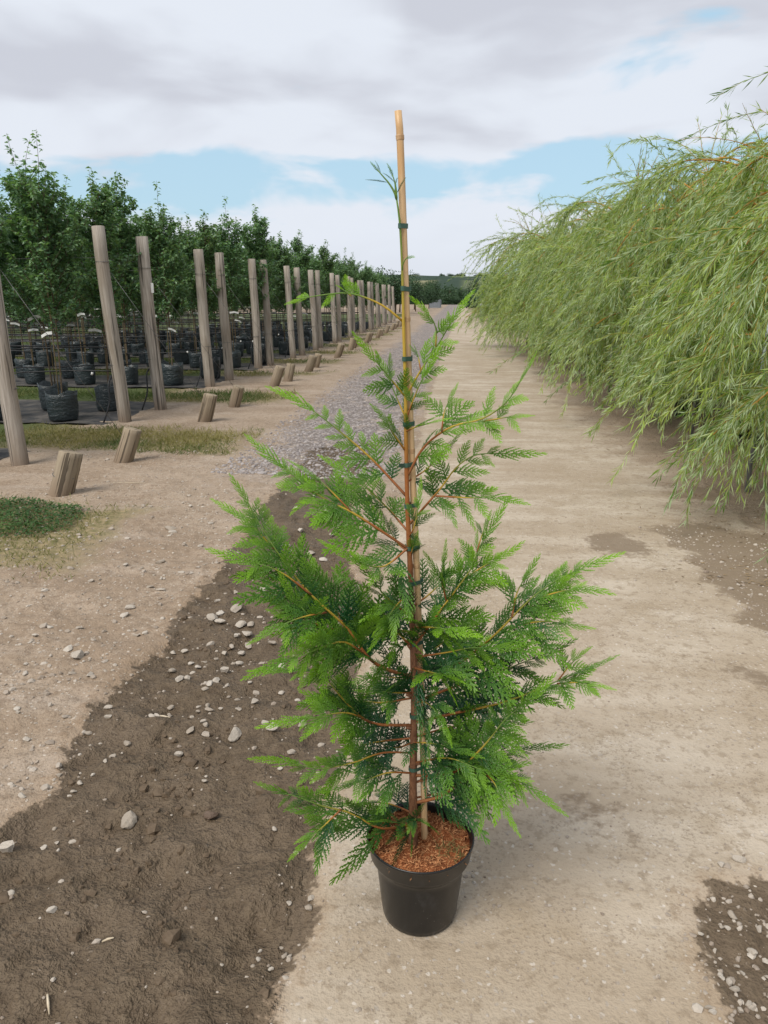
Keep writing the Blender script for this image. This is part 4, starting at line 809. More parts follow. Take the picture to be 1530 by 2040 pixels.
BR = [
 # left side, from the top: control points (px, py, depth offset)
 dict(px_pts=[(802, 640, 0), (760, 607, -.01), (700, 585, -.02), (640, 588, -.03), (568, 602, -.03)], r0=.0030, Lmax=.045, t0=.45, dens=.05, stem=(.62, .85), young=.30, term=.05),
 dict(px_pts=[(700, 590, -.02), (672, 568, -.03)], r0=.0018, Lmax=.03, t0=.3, dens=.03, stem=(.75, .9), young=.4, term=.05),
 dict(px_pts=[(807, 790, 0), (770, 745, -.03), (740, 710, -.05), (706, 680, -.07)], r0=.0026, Lmax=.085, young=.25, stem=(.6, .9)),
 dict(px_pts=[(807, 830, 0), (785, 780, .02), (770, 740, .03), (752, 712, .03)], r0=.0022, Lmax=.07, young=.05, stem=(.6, .9)),
 dict(px_pts=[(809, 900, 0), (775, 850, -.04), (755, 800, -.06)], r0=.0028, Lmax=.085, young=.12, stem=(.45, .9)),
 dict(px_pts=[(811, 990, 0), (770, 945, .01), (725, 900, .01), (650, 838, 0), (560, 772, 0)], r0=.0036, Lmax=.095, young=.18, t0=.18),
 dict(px_pts=[(815, 1095, 0), (760, 1058, -.03), (700, 1020, -.05), (640, 990, -.06), (570, 935, -.06), (506, 880, -.06)], r0=.0042, Lmax=.135, young=.10, t0=.2),
 dict(px_pts=[(700, 1020, -.05), (640, 960, -.05), (590, 930, -.02)], r0=.0025, Lmax=.12, young=.12),
 dict(px_pts=[(814, 1060, 0), (760, 1000, .05), (700, 950, .09), (650, 930, .12)], r0=.003, Lmax=.12, young=.02),
 dict(px_pts=[(815, 1090, 0), (760, 1130, -.08), (700, 1110, -.13), (660, 1080, -.15)], r0=.003, Lmax=.12, young=.05),
 dict(px_pts=[(821, 1350, 0), (745, 1320, -.05), (690, 1250, -.08), (620, 1185, -.11), (560, 1110, -.12), (515, 1040, -.12), (468, 948, -.12)], r0=.005, Lmax=.15, young=.10, t0=.22, term=.08),
 dict(px_pts=[(560, 1110, -.12), (520, 1065, -.11), (480, 1030, -.10), (432, 1010, -.10)], r0=.0024, Lmax=.10, young=.15),
 dict(px_pts=[(620, 1185, -.11), (560, 1140, -.14), (500, 1120, -.16), (436, 1112, -.17)], r0=.003, Lmax=.14, young=.12),
 dict(px_pts=[(650, 1220, -.10), (600, 1230, -.16), (550, 1250, -.2), (505, 1265, -.22)], r0=.003, Lmax=.14, young=.10),
 dict(px_pts=[(690, 1250, -.08), (650, 1180, -.04), (640, 1130, .0), (650, 1110, .02)], r0=.003, Lmax=.12, young=.0),
 dict(px_pts=[(745, 1320, -.05), (690, 1280, -.15), (640, 1290, -.22), (590, 1310, -.26), (505, 1325, -.28)], r0=.0034, Lmax=.15, young=.08),
 dict(px_pts=[(822, 1300, 0), (780, 1240, .06), (720, 1180, .12), (680, 1140, .16)], r0=.003, Lmax=.14, young=-.04),
 dict(px_pts=[(820, 1230, 0), (770, 1190, -.05), (735, 1150, -.08), (700, 1170, -.12)], r0=.003, Lmax=.12, young=.03),
 dict(px_pts=[(824, 1445, 0), (740, 1440, -.04), (690, 1400, -.06), (640, 1345, -.08), (585, 1335, -.10), (520, 1320, -.10)], r0=.0042, Lmax=.13, young=.06, t0=.2),
 dict(px_pts=[(740, 1440, -.04), (690, 1420, -.12), (620, 1430, -.17), (535, 1440, -.2)], r0=.003, Lmax=.13, young=.10),
 dict(px_pts=[(824, 1470, 0), (740, 1480, .04), (690, 1500, .08), (640, 1510, .1)], r0=.003, Lmax=.14, young=-.10),
 dict(px_pts=[(824, 1500, 0), (760, 1500, -.06), (700, 1520, -.12), (620, 1530, -.16), (530, 1490, -.18)], r0=.0028, Lmax=.10, young=.12, t0=.4),
 dict(px_pts=[(823, 1640, 0), (760, 1650, -.07), (700, 1620, -.10), (640, 1605, -.12), (585, 1585, -.14), (515, 1570, -.15)], r0=.0046, Lmax=.13, young=.03, t0=.2, term=.09),
 dict(px_pts=[(680, 1612, -.11), (640, 1650, -.16), (610, 1675, -.19), (588, 1705, -.21)], r0=.0026, Lmax=.11, young=.02, droop=.35),
 dict(px_pts=[(823, 1620, 0), (770, 1600, .06), (720, 1600, .10), (680, 1590, .13)], r0=.003, Lmax=.11, young=-.12),
 dict(px_pts=[(823, 1655, 0), (800, 1640, -.06), (770, 1640, -.11), (735, 1660, -.14)], r0=.0026, Lmax=.09, young=-.12, droop=.3),
 dict(px_pts=[(823, 1640, 0), (828, 1630, -.05), (822, 1650, -.09), (812, 1680, -.11)], r0=.0022, Lmax=.075, young=-.05, droop=.4),
 # right side, from the top
 dict(px_pts=[(809, 790, 0), (840, 735, -.01), (880, 675, -.01), (905, 630, -.02), (932, 585, -.02)], r0=.0028, Lmax=.075, young=.32, t0=.3, stem=(.62, .9), term=.09),
 dict(px_pts=[(868, 690, -.01), (868, 650, -.02), (848, 618, -.03), (826, 592, -.03)], r0=.0020, Lmax=.06, young=.35, t0=.35, stem=(.7, .9), term=.07, dens=.022),
 dict(px_pts=[(838, 738, -.01), (833, 710, .0), (824, 690, .02)], r0=.002, Lmax=.05, young=.1, term=.05),
 dict(px_pts=[(808, 840, 0), (822, 800, -.02), (850, 740, -.04), (890, 708, -.05)], r0=.0022, Lmax=.06, young=.2, t0=.25),
 dict(px_pts=[(811, 950, 0), (845, 890, -.02), (900, 850, -.03), (960, 835, -.04), (1010, 800, -.05), (1045, 745, -.05), (1075, 712, -.05)], r0=.0034, Lmax=.12, young=.16, t0=.15, term=.07),
 dict(px_pts=[(960, 840, -.04), (1005, 832, -.06), (1055, 826, -.07)], r0=.0022, Lmax=.075, young=.25),
 dict(px_pts=[(880, 860, -.03), (885, 820, -.02), (900, 790, .0), (912, 770, .01)], r0=.0022, Lmax=.10, young=.15),
 dict(px_pts=[(808, 860, 0), (830, 850, -.05), (860, 840, -.07), (872, 810, -.09)], r0=.0022, Lmax=.085, young=.12),
 dict(px_pts=[(815, 1045, 0), (850, 1005, -.01), (880, 970, -.02), (910, 930, -.02), (950, 905, -.02), (1000, 905, -.02), (1060, 900, -.02)], r0=.0036, Lmax=.12, young=.12, t0=.25, face=1.2),
 dict(px_pts=[(868, 988, -.02), (900, 990, -.03), (950, 992, -.04), (1035, 990, -.05)], r0=.0026, Lmax=.11, young=.18, face=1.5, t0=.05),
 dict(px_pts=[(811, 960, 0), (850, 935, .04), (880, 905, .07), (925, 880, .09)], r0=.0024, Lmax=.11, young=.0),
 dict(px_pts=[(823, 1290, 0), (860, 1240, -.02), (905, 1180, -.04), (940, 1130, -.05), (960, 1080, -.05), (985, 1060, -.05), (1035, 1040, -.05)], r0=.0042, Lmax=.14, young=.10, t0=.3),
 dict(px_pts=[(950, 1100, -.05), (962, 1060, -.05), (976, 1022, -.04)], r0=.0018, Lmax=.035, young=.0, term=.05, dens=.03),
 dict(px_pts=[(925, 1155, -.04), (960, 1130, -.07), (1000, 1110, -.09), (1045, 1110, -.1)], r0=.0022, Lmax=.075, young=.22),
 dict(px_pts=[(890, 1200, -.03), (880, 1150, -.06), (890, 1110, -.08), (905, 1085, -.08)], r0=.0026, Lmax=.11, young=.08),
 dict(px_pts=[(824, 1350, 0), (900, 1330, 0), (980, 1270, -.02), (1050, 1200, -.03), (1110, 1155, -.04), (1170, 1130, -.05), (1225, 1122, -.05)], r0=.0046, Lmax=.15, young=.08, t0=.25),
 dict(px_pts=[(1060, 1195, -.03), (1110, 1180, -.06), (1150, 1175, -.08), (1205, 1195, -.09)], r0=.0024, Lmax=.09, young=.18),
 dict(px_pts=[(1000, 1255, -.02), (1060, 1240, -.05), (1110, 1240, -.07), (1170, 1262, -.08)], r0=.0026, Lmax=.12, young=.08, term=.08),
 dict(px_pts=[(1020, 1230, -.03), (1030, 1180, .02), (1050, 1150, .05), (1090, 1130, .07)], r0=.0026, Lmax=.11, young=.05),
 dict(px_pts=[(824, 1400, 0), (900, 1370, .03), (990, 1340, .05), (1070, 1310, .06), (1135, 1300, .06)], r0=.004, Lmax=.15, young=-.02),
 dict(px_pts=[(824, 1440, 0), (910, 1420, -.02), (1000, 1400, -.03), (1080, 1370, -.05), (1140, 1345, -.06), (1215, 1330, -.06)], r0=.0044, Lmax=.14, young=.08, t0=.25),
 dict(px_pts=[(1110, 1358, -.05), (1140, 1320, -.04), (1172, 1292, -.04)], r0=.0022, Lmax=.06, young=.22, term=.07),
 dict(px_pts=[(1110, 1362, -.05), (1160, 1360, -.08), (1215, 1372, -.09)], r0=.0022, Lmax=.08, young=.20, term=.07),
 dict(px_pts=[(824, 1545, 0), (900, 1540, -.05), (960, 1490, -.08), (1010, 1430, -.10), (1060, 1400, -.11), (1105, 1430, -.12)], r0=.0046, Lmax=.14, young=.06, t0=.25),
 dict(px_pts=[(824, 1560, 0), (910, 1530, .05), (990, 1500, .08), (1050, 1490, .09), (1110, 1485, .1)], r0=.0036, Lmax=.13, young=-.08),
 dict(px_pts=[(824, 1600, 0), (880, 1585, -.02), (940, 1540, -.04), (990, 1530, -.07), (1040, 1560, -.10), (1108, 1602, -.12)], r0=.0048, Lmax=.15, young=.03, t0=.25, droop=.35),
 dict(px_pts=[(960, 1535, -.05), (985, 1560, -.12), (1000, 1600, -.16), (1000, 1650, -.18)], r0=.0028, Lmax=.12, young=.12, droop=.4),
 dict(px_pts=[(824, 1590, 0), (880, 1580, .06), (950, 1570, .10), (1010, 1580, .12)], r0=.003, Lmax=.12, young=-.12),
 # towards the camera, in front of the stem
 dict(px_pts=[(823, 1330, 0), (860, 1340, -.08), (890, 1350, -.15), (905, 1400, -.20)], r0=.0034, Lmax=.13, young=.10, droop=.4),
 dict(px_pts=[(823, 1400, 0), (850, 1400, -.06), (875, 1430, -.12), (880, 1480, -.15)], r0=.003, Lmax=.12, young=.02, droop=.4),
 dict(px_pts=[(822, 1250, 0), (860, 1250, -.08), (900, 1260, -.14), (930, 1310, -.18)], r0=.003, Lmax=.13, young=.12, droop=.35),
 dict(px_pts=[(823, 1290, 0), (790, 1260, -.07), (765, 1250, -.12), (755, 1300, -.16)], r0=.003, Lmax=.12, young=.08, droop=.35),
 dict(px_pts=[(823, 1380, 0), (790, 1380, -.05), (750, 1380, -.10), (720, 1410, -.12)], r0=.0028, Lmax=.12, young=-.04, droop=.3),
 dict(px_pts=[(823, 1480, 0), (850, 1480, -.05), (900, 1490, -.08), (940, 1520, -.10)], r0=.0028, Lmax=.11, young=-.06, droop=.3),
 dict(px_pts=[(824, 1420, 0), (850, 1390, .07), (890, 1380, .13), (940, 1400, .17)], r0=.003, Lmax=.15, young=-.14),
 dict(px_pts=[(824, 1350, 0), (790, 1350, .07), (750, 1350, .12), (700, 1370, .15)], r0=.003, Lmax=.15, young=-.14),
 dict(px_pts=[(824, 1320, 0), (870, 1290, .06), (920, 1250, .10), (960, 1230, .12)], r0=.003, Lmax=.15, young=-.08),
 dict(px_pts=[(824, 1480, 0), (780, 1490, .06), (740, 1470, .10), (700, 1450, .12)], r0=.003, Lmax=.14, young=-.14),
 dict(px_pts=[(815, 1100, 0), (790, 1080, .04), (770, 1040, .06), (760, 1010, .07)], r0=.0026, Lmax=.10, young=-.04),
 dict(px_pts=[(814, 1070, 0), (825, 1050, -.03), (835, 1000, -.03), (838, 960, -.02)], r0=.002, Lmax=.06, young=-.02),
 dict(px_pts=[(817, 1110, 0), (826, 1080, -.03), (838, 1060, -.04)], r0=.0018, Lmax=.05, young=.05, term=.05),
 dict(px_pts=[(818, 1190, 0), (795, 1200, -.05), (770, 1240, -.09), (775, 1290, -.11)], r0=.0026, Lmax=.10, young=.12, droop=.3),
 # short shoots filling the lower body
 dict(px_pts=[(823, 1260, 0), (770, 1255, .03), (720, 1270, .05), (660, 1300, .05)], r0=.003, Lmax=.14, young=0.0),
 dict(px_pts=[(823, 1390, 0), (760, 1400, .03), (700, 1395, .03), (620, 1400, .02)], r0=.003, Lmax=.14, young=-.02),
 dict(px_pts=[(823, 1310, 0), (890, 1300, -.03), (950, 1290, -.06), (1030, 1300, -.08)], r0=.003, Lmax=.14, young=.06),
 dict(px_pts=[(823, 1470, 0), (890, 1450, .03), (960, 1440, .05), (1040, 1445, .06)], r0=.003, Lmax=.14, young=-.02),
 dict(px_pts=[(823, 1520, 0), (890, 1510, -.06), (950, 1530, -.10), (1030, 1560, -.12)], r0=.003, Lmax=.13, young=.05, droop=.3),
 dict(px_pts=[(823, 1540, 0), (770, 1540, -.05), (710, 1560, -.09), (640, 1560, -.11)], r0=.003, Lmax=.12, young=.03, droop=.25),
 dict(px_pts=[(820, 1210, 0), (860, 1180, .04), (900, 1140, .06), (930, 1120, .06)], r0=.003, Lmax=.11, young=.0),
 dict(px_pts=[(690, 1250, -.08), (640, 1250, -.12), (590, 1200, -.15), (540, 1180, -.17)], r0=.003, Lmax=.13, young=.08),
]
for i, b in enumerate(BR):
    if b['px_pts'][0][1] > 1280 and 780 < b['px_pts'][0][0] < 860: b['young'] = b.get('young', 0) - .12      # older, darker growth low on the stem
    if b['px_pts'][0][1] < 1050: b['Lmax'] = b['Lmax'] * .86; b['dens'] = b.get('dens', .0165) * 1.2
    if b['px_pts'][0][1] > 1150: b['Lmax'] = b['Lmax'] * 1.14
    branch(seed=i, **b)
# bluish bare tip of the leader
P = [SP(*p) for p in [(790, 397, -.005), (787, 385, -.006), (775, 365, -.006), (760, 348, -.006), (738, 322, -.006)]]
branch(None, r0=.0030, Lmax=.045, t0=.15, young=-.25, dens=.02, seed=90, term=.03, nar=.16, pts=P, stem=(.9, 1.0))
P = [SP(*p) for p in [(790, 395, -.005), (788, 370, -.006), (780, 345, -.006), (768, 333, -.006)]]
branch(None, r0=.0028, Lmax=.045, t0=.15, young=-.25, dens=.02, seed=91, term=.03, nar=.16, pts=P, stem=(.9, 1.0))
P = [SP(*p) for p in [(801, 540, -.003), (803, 525, -.012), (810, 514, -.014), (818, 509, -.014)]]
branch(None, r0=.0018, Lmax=.008, t0=.9, young=-.1, dens=.02, seed=92, term=.012, pts=P, stem=(.9, 1.0))

# green ties round cane and stem
for k_, (py, tail) in enumerate([(450, .006), (575, .022), (715, .012), (845, .004), (926, -.02), (1008, .006), (1092, .0), (1162, .012), (1282, .0), (1358, .008), (1425, .0), (1530, .0)]):
    zc = SP(815, py)[2]; a_, b_ = on_path(TR, zc), on_path(CPW, zc); i = np.argmin(abs(TR[:, 2] - zc)); rt = rad[i] + .0012; rc = .0095
    axis_ = b_ - a_; axis_[2] = 0; d = np.linalg.norm(axis_); ex = axis_ / d; ey = np.array([-ex[1], ex[0], 0]); ang = np.linspace(0, 2 * math.pi, 33)[:-1]
    loop = np.array([(b_ + rc * (ex * math.cos(t) + ey * math.sin(t))) if math.cos(t) > 0 else (a_ + rt * (ex * math.cos(t) + ey * math.sin(t))) for t in ang])
    tilt = rng.normal(0, .05); hh = .0052; n = len(loop); out = unit(loop - (a_ + b_) / 2)
    zoff = np.array([0, 0, 1.0]); V = np.concatenate([loop - zoff * hh, loop + zoff * hh, loop + out * .0012 + zoff * hh, loop + out * .0012 - zoff * hh]); V[:, 2] += tilt * ((V - a_) @ ex)
    j = np.arange(n); j2 = (j + 1) % n; F = np.concatenate([np.stack([A * n + j, A * n + j2, B * n + j2, B * n + j], -1) for A, B in ((0, 1), (1, 2), (2, 3), (3, 0))])
    V -= O; Fl = [F]
    if tail:
        s0 = (b_ + ex * rc - ey * .002) if tail > 0 else (a_ - ex * rt); s0 = s0 - np.array([0, .004, 0]); e = s0 + ex * tail + np.array([0, -.004, abs(tail) * .2 if tail < 0 else .002])
        q = np.array([s0 - zoff * hh, e - zoff * hh * .9, e + zoff * hh * .9, s0 + zoff * hh]) - O; q2 = q + ey * .001; V = np.concatenate([V, q, q2]); m0 = 4 * n; Fl.append(np.array([[0, 1, 2, 3], [7, 6, 5, 4], [0, 4, 5, 1], [1, 5, 6, 2], [2, 6, 7, 3]]) + m0)
    link('tie', mesh_np('tie', V, Fl, M_tie, False), cane)

# ------------------------------------------------------------------ stones
m, N = material('stone'); ov = obj_vec(N); r = objrand(N); n = N.noise(ov, 6.0, 5.0, .6); n2 = N.noise(ov, 30.0, 4.0, .6)
c = N.mix(r, (0.30, 0.255, 0.205), (0.47, 0.425, 0.365)); c = N.mix(N.step(n, .4, .7), c, N.mix(.5, c, (0.24, 0.19, 0.145))); c = N.mix(N.math('MULTIPLY', N.step(n2, .55, .7), .3), c, (0.20, 0.16, 0.125))
finish(N, c, 0.85, n2, .4, .003, .25); M_stone = m
m, N = material('pebble_mix'); t = attr(N, 'tone'); n = N.noise(N.n('NewGeometry').outputs['Position'], 40.0, 4.0)
c = N.mix(t, (0.19, 0.145, 0.11), (0.46, 0.41, 0.35)); c = N.mix(N.math('MULTIPLY', n, .3), c, (0.25, 0.2, 0.15)); finish(N, c, 0.88, n, .3, .003, .2); M_peb = m


m, N = material('track_stone'); t = attr(N, 'tone'); finish(N, N.mix(t, (0.17, 0.148, 0.142), (0.40, 0.365, 0.352)), 0.88, spec=.2); M_grav = m


def icosphere():
    f = (1 + 5 ** .5) / 2; V = unit(np.array([[-1, f, 0], [1, f, 0], [-1, -f, 0], [1, -f, 0], [0, -1, f], [0, 1, f], [0, -1, -f], [0, 1, -f], [f, 0, -1], [f, 0, 1], [-f, 0, -1], [-f, 0, 1]], float))
    F = np.array([[0, 11, 5], [0, 5, 1], [0, 1, 7], [0, 7, 10], [0, 10, 11], [1, 5, 9], [5, 11, 4], [11, 10, 2], [10, 7, 6], [7, 1, 8], [3, 9, 4], [3, 4, 2], [3, 2, 6], [3, 6, 8], [3, 8, 9], [4, 9, 5], [2, 4, 11], [6, 2, 10], [8, 6, 7], [9, 8, 1]]); return V, F
IV, IF = icosphere()
def sub(V, F):
    V = list(map(tuple, V)); d = {}; out = []
    def mid(a, b):
        k = (min(a, b), max(a, b))
        if k not in d: V.append(tuple(unit((np.array(V[a]) + np.array(V[b])) / 2))); d[k] = len(V) - 1
        return d[k]
    for a, b, c in F: x_, y_, z_ = mid(a, b), mid(b, c), mid(c, a); out += [[a, x_, z_], [b, y_, x_], [c, z_, y_], [x_, y_, z_]]
    return np.array(V), np.array(out)
IV2, IF2 = sub(IV, IF); IV3, IF3 = sub(IV2, IF2)
def stone_mesh(seed, big=False):
    rg = np.random.default_rng(seed); V, F = (IV3, IF3) if big else (IV2, IF2); V = V.copy()
    for _ in range(11):   # chop flat facets
        nn = unit(rg.normal(0, 1, 3)); dd = rg.uniform(.38, .8); h = V @ nn; V -= np.clip(h - dd, 0, None)[:, None] * nn
    V *= 1 + rg.normal(0, .025, (len(V), 1)); return mesh_np('stone', V * [1.25, .95, .72], F, M_stone, False)
stone_meshes = [stone_mesh(s) for s in range(10)]; big_meshes = [stone_mesh(40 + s, True) for s in range(4)]
def put_stone(px, py, w, label, group, big=False, k=None, flat=1.0, sink=.35):
    p = ground_at(px, py); zgr = float(gz(p[0], p[1])); dist = math.hypot(math.hypot(p[0], p[1]), CAM_H); size = w * dist / FPX * .52
    o = link('stone', (big_meshes if big else stone_meshes)[k if k is not None else random.randrange(4 if big else 10)], None, (p[0], p[1], zgr + size * .55 * flat * (1 - sink)))
    o.scale = (size, size, size * flat); o.rotation_euler = (random.uniform(-.2, .2), random.uniform(-.2, .2), random.uniform(0, 6.28)); return tag(o, label, 'stone', group)
g1, g2, g3 = 'stones lying on the wet mud', 'stones on the dry ground at left', 'stones on the muddy patch at lower right'
for px, py, w, lab in [(255, 1624, 36, 'largest pale stone, lying alone on the wet mud'), (467, 1458, 30, 'blocky pale grey stone on the mud left of the lowest branches'), (15, 1684, 28, 'pale stone on the mud at the left picture edge'),
                       (151, 1309, 30, 'grey flat stone on the dry ground beside the mud edge'), (448, 1333, 20, 'angular stone on the mud above the blocky pale one'), (425, 1615, 28, 'dark muddy lump of stone right of the largest pale stone')]:
    o = put_stone(px, py, w, lab, g2 if 'dry' in lab else g1, True)
    if 'dark' in lab: o.data = o.data.copy(); o.data.materials.clear(); o.data.materials.append(simple('muddy_stone', (0.09, 0.06, 0.042), (0.13, 0.09, 0.065), 8.0, 0.6, 0.5))
mud_st = [(250, 1480, 16), (222, 1507, 12), (210, 1522, 10), (185, 1540, 9), (160, 1555, 12), (148, 1573, 11), (145, 1668, 14), (85, 1682, 14), (112, 1672, 10), (22, 1780, 14), (103, 1817, 16), (105, 1641, 9), (355, 1503, 18), (337, 1428, 10), (215, 1437, 14), (380, 1453, 18),
          (410, 1445, 14), (413, 1458, 18), (405, 1443, 14), (361, 1355, 18), (372, 1344, 16), (380, 1330, 12), (345, 1327, 14), (420, 1230, 26), (442, 1222, 20), (438, 1235, 20), (475, 1218, 28), (478, 1245, 22), (490, 1260, 26), (495, 1275, 24), (500, 1248, 18), (470, 1265, 16), (460, 1280, 16), (483, 1290, 18),
          (433, 1355, 20), (420, 1365, 16), (408, 1372, 14), (452, 1365, 12), (477, 1313, 16), (477, 1418, 14), (505, 1403, 18), (394, 1410, 10), (383, 1425, 9), (341, 1398, 14), (310, 1432, 14), (305, 1437, 12), (540, 1448, 22), (545, 1460, 24), (528, 1442, 18), (395, 1398, 10), (415, 1398, 12), (418, 1408, 16),
          (345, 1282, 14), (368, 1290, 16), (422, 1285, 16), (445, 1297, 14), (380, 1312, 12), (405, 1312, 10), (430, 1307, 12), (465, 1305, 12), (395, 1325, 12), (495, 1355, 12), (510, 1366, 14), (458, 1382, 10), (470, 1390, 12), (440, 1400, 9),
          (405, 1550, 12), (545, 1640, 12), (618, 1785, 16), (614, 1800, 16), (578, 1792, 12), (512, 1890, 12), (515, 1867, 10), (565, 1888, 12), (575, 1898, 10), (540, 1909, 10), (560, 1870, 9), (568, 1945, 11), (590, 1690, 12), (500, 1905, 9), (440, 1905, 7), (520, 1170, 22), (500, 1140, 18), (560, 1130, 20), (575, 1080, 16), (600, 1060, 16),
          (620, 1100, 22), (640, 1115, 18), (660, 1060, 14), (650, 1020, 12), (590, 1010, 14), (625, 985, 12), (560, 1195, 14), (605, 1160, 14), (640, 1180, 12), (430, 1195, 14), (470, 1180, 14), (540, 1280, 18), (560, 1320, 20), (600, 1440, 22), (620, 1400, 20), (590, 1380, 16), (560, 1370, 14), (640, 1470, 18), (580, 1500, 16), (560, 1530, 12), (660, 930, 10), (640, 950, 10), (690, 910, 9), (600, 960, 10), (610, 1230, 16), (580, 1260, 14)]
for px, py, w in mud_st: put_stone(px + random.uniform(-2, 2), py + random.uniform(-2, 2), w, 'small pale stone scattered on the strip of wet brown mud', g1, flat=random.uniform(.7, 1.1))
for px, py, w in [(258, 1212, 22), (248, 1228, 22), (290, 1262, 14), (180, 1345, 18), (145, 1340, 14), (137, 1294, 18), (130, 1430, 14), (35, 1420, 14), (37, 1428, 10), (215, 1405, 18), (52, 1342, 14), (320, 1175, 16), (300, 1170, 14), (318, 1118, 18), (340, 1054, 20), (345, 1060, 16), (272, 1265, 14), (100, 1250, 14), (70, 1270, 14), (65, 1275, 12), (160, 1250, 14), (55, 1475, 14), (45, 1590, 14), (175, 1455, 12), (118, 1545, 12),
                  (200, 1080, 10), (380, 1010, 12), (420, 1040, 12), (300, 1010, 10), (250, 1130, 12), (180, 1160, 12), (90, 1180, 12), (360, 1140, 14), (400, 1090, 12)]:
    put_stone(px, py, w, 'small grey stone half sunk in the dry ground left of the mud', g2, flat=.75, sink=.6)
for px, py, w in [(1460, 1820, 16), (1450, 1844, 10), (1437, 1843, 9), (1500, 1892, 16), (1468, 1912, 10), (1462, 1968, 16), (1455, 1955, 14), (1493, 1990, 14), (1500, 2000, 12), (1475, 2013, 12), (1440, 1948, 10), (1395, 1860, 10), (1480, 1932, 9), (1425, 1890, 8), (1435, 1942, 10), (1410, 2010, 10), (1420, 2020, 12), (1525, 1900, 12), (1515, 1845, 12)]:
    put_stone(px, py, w, 'small pale pebble on the muddy patch in the lower right corner', g3)
put_stone(1472, 1712, 18, 'smooth blue-grey pebble on the concrete at the right edge', g3, True, 2); put_stone(1437, 1724, 14, 'small tan pebble beside the blue-grey one on the concrete', g3)

# loose pebbles nobody could count
def pebbles(name, label, pts, size, tone, seed):
    rg = np.random.default_rng(seed); n = len(pts); s = size; rot = rg.uniform(0, 6.28, n); fl = rg.uniform(.4, .75, n); c, sn = np.cos(rot), np.sin(rot)
    B = IV[None] * (1 + rg.normal(0, .16, (n, 12, 1))); B = B * np.stack([np.ones(n), rg.uniform(.6, .95, n), fl], -1)[:, None]; Xr = B[..., 0] * c[:, None] - B[..., 1] * sn[:, None]; Yr = B[..., 0] * sn[:, None] + B[..., 1] * c[:, None]
    V = np.stack([Xr, Yr, B[..., 2]], -1) * s[:, None, None] + np.asarray(pts)[:, None]; V[..., 2] += (s * .1)[:, None]
    F = (IF[None] + 12 * np.arange(n)[:, None, None]).reshape(-1, 3); me = mesh_np(name, V.reshape(-1, 3), F, M_peb, False, {'tone': np.repeat(tone, 12)})
    return tag(link(name, me), label, 'pebbles', kind='stuff')
rg = np.random.default_rng(77)
def scatter(n, x0, x1, y0, y1, keep, power=1.6):
    yy = y0 + (y1 - y0) * rg.random(n) ** power; xx = rg.uniform(x0, x1, n); k_ = keep(xx, yy); xx, yy = xx[k_], yy[k_]; return np.stack([xx, yy, gz(xx, yy)], -1)
mudf = lambda xx, yy: poly_sd(xx, yy, MUD)
pts = scatter(9000, -3.2, 0.1, 1.3, 8.0, lambda a, b: (mudf(a, b) > 0) & (rg.random(len(a)) < .10 + .9 * np.clip(1 - mudf(a, b) / .12, 0, 1) * .5 + .5 * np.clip(1 - np.abs(b - 3.6) / 1.6, 0, 1)))
pebbles('mud_pebbles', 'tiny pale pebbles strewn over the wet mud', pts, rg.gamma(2.2, .0018, len(pts)) + .0018, rg.beta(2, 1.6, len(pts)), 1)
pts = scatter(16000, -4.0, -0.4, 2.2, 9.5, lambda a, b: (mudf(a, b) < 0) & (vnoise(a * 2.2, b * 2.2, 5) > rg.uniform(-.6, .5, len(a))))
pebbles('dirt_pebbles', 'tiny stones and crumbs on the dry dirt at left', pts, rg.gamma(1.6, .0030, len(pts)) + .0018, rg.beta(2, 1.6, len(pts)), 2)
pts = scatter(7500, -0.4, 2.6, 1.3, 6.5, lambda a, b: vnoise(a * 1.5, b * 1.5, 8) + .15 * np.clip(a, 0, 2) > rg.uniform(-.5, .6, len(a)))
pebbles('road_grit', 'fine grit scattered over the pale concrete', pts, rg.gamma(2.0, .0011, len(pts)) + .0010, rg.beta(2, 2, len(pts)), 3)
d2 = lambda a, b: np.maximum(poly_sd(a, b, DAMP), poly_sd(a, b, MUD2))
pts = scatter(9000, 0.6, 3.0, 1.3, 6.4, lambda a, b: d2(a, b) + .12 > rg.uniform(0, .2, len(a)))
pebbles('damp_gravel', 'pale gravel on the damp patches by the right edge', pts, rg.gamma(2.2, .0022, len(pts)) + .002, rg.beta(2, 1.5, len(pts)), 4)
pts = scatter(16000, -2.4, -0.5, 7.2, 26, lambda a, b: (a > -2.15 - .3 * rg.random(len(a))) & (a < -.55))
pebbles('track_gravel', 'grey gravel on the track beyond the mud', pts, rg.gamma(2.4, .0034, len(pts)) + .0035, rg.beta(2, 2.4, len(pts)), 5).data.materials[0] = M_grav
m, N = material('mud_clod'); n = N.noise(N.n('NewGeometry').outputs['Position'], 60.0, 3.0); finish(N, N.mix(n, (0.070, 0.048, 0.030), (0.150, 0.108, 0.070)), 0.7, n, .6, .006, .25); M_clod = m
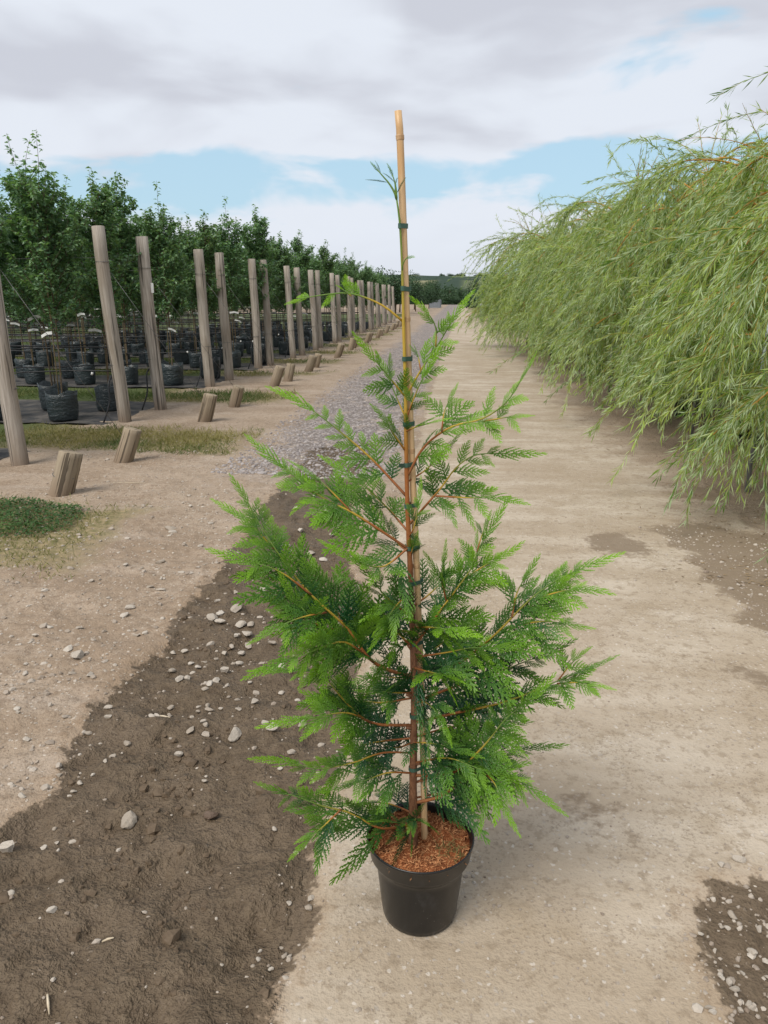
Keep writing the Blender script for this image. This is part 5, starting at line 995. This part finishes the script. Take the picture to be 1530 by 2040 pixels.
n = 9000; yy = 1.25 + 3.6 * rg.random(n) ** 1.2; xx = rg.uniform(-2.6, 0.0, n); kp = (mudf(xx, yy) > .02) & (fbm(xx, yy, 3.0, 3, 55) > rg.uniform(-.15, .45, n)); pts = np.stack([xx[kp], yy[kp], gz(xx[kp], yy[kp]) - .002], -1)
o = pebbles('mud_clods', 'crumbly clods of wet brown mud', pts, rg.gamma(2.2, .0030, len(pts)) + .003, np.zeros(len(pts)), 9); o.data.materials.clear(); o.data.materials.append(M_clod); o['category'] = 'mud'
# fallen willow leaves and a few chips of wood
n = 5000; xx = rg.uniform(1.3, 4.0, n); yy = 4.5 + 16 * rg.random(n) ** 1.5; kp = (xx - 1.7 + fbm(xx, yy, .9, 3, 21) > rg.uniform(-.2, .8, n)); xx, yy = xx[kp], yy[kp]; n = len(xx)
V_, F_ = diamonds(np.stack([xx, yy, gz(xx, yy) + .004], -1), np.stack([rg.normal(0, 1, n), rg.normal(0, 1, n), rg.normal(0, .08, n)], -1), rg.uniform(.03, .07, n), rg.uniform(.006, .011, n), np.stack([rg.normal(0, .2, n), rg.normal(0, .2, n), np.ones(n)], -1), .1)
mb = MB(); mb.add(V_, F_); tag(link('leaf_litter', mb.mesh('leaf_litter', simple('dry_leaf', (0.13, 0.085, 0.05), (0.27, 0.19, 0.10), 3.0, .9))), 'fallen dry leaves on the road under the willows', 'leaf litter', kind='stuff')
M_chip = simple('pale_wood_chip', (0.45, 0.37, 0.26), (0.55, 0.47, 0.35), 30.0, .8)
for px, py, px2, py2, lab in [(203, 1869, 227, 1871, 'pale flat wood chip lying on the near wet mud'), (95, 1985, 97, 2013, 'thin pale straw on the mud near the bottom left'), (225, 963, 290, 966, 'thin grey twig on the dry ground beside the stumps'), (313, 1432, 340, 1438, 'pale broken stick half buried in the mud')]:
    a_, b_ = ground_at(px, py), ground_at(px2, py2); a_[2] = gz(a_[0], a_[1]) + .005; b_[2] = gz(b_[0], b_[1]) + .005; mid_ = (a_ + b_) / 2; mid_[2] += .002
    tag(link('twig', mesh_np('twig', *tube(np.array([a_, mid_, b_]) - a_, [.0025, .0035, .0018], 6), M_chip), None, tuple(a_)), lab, 'twig')
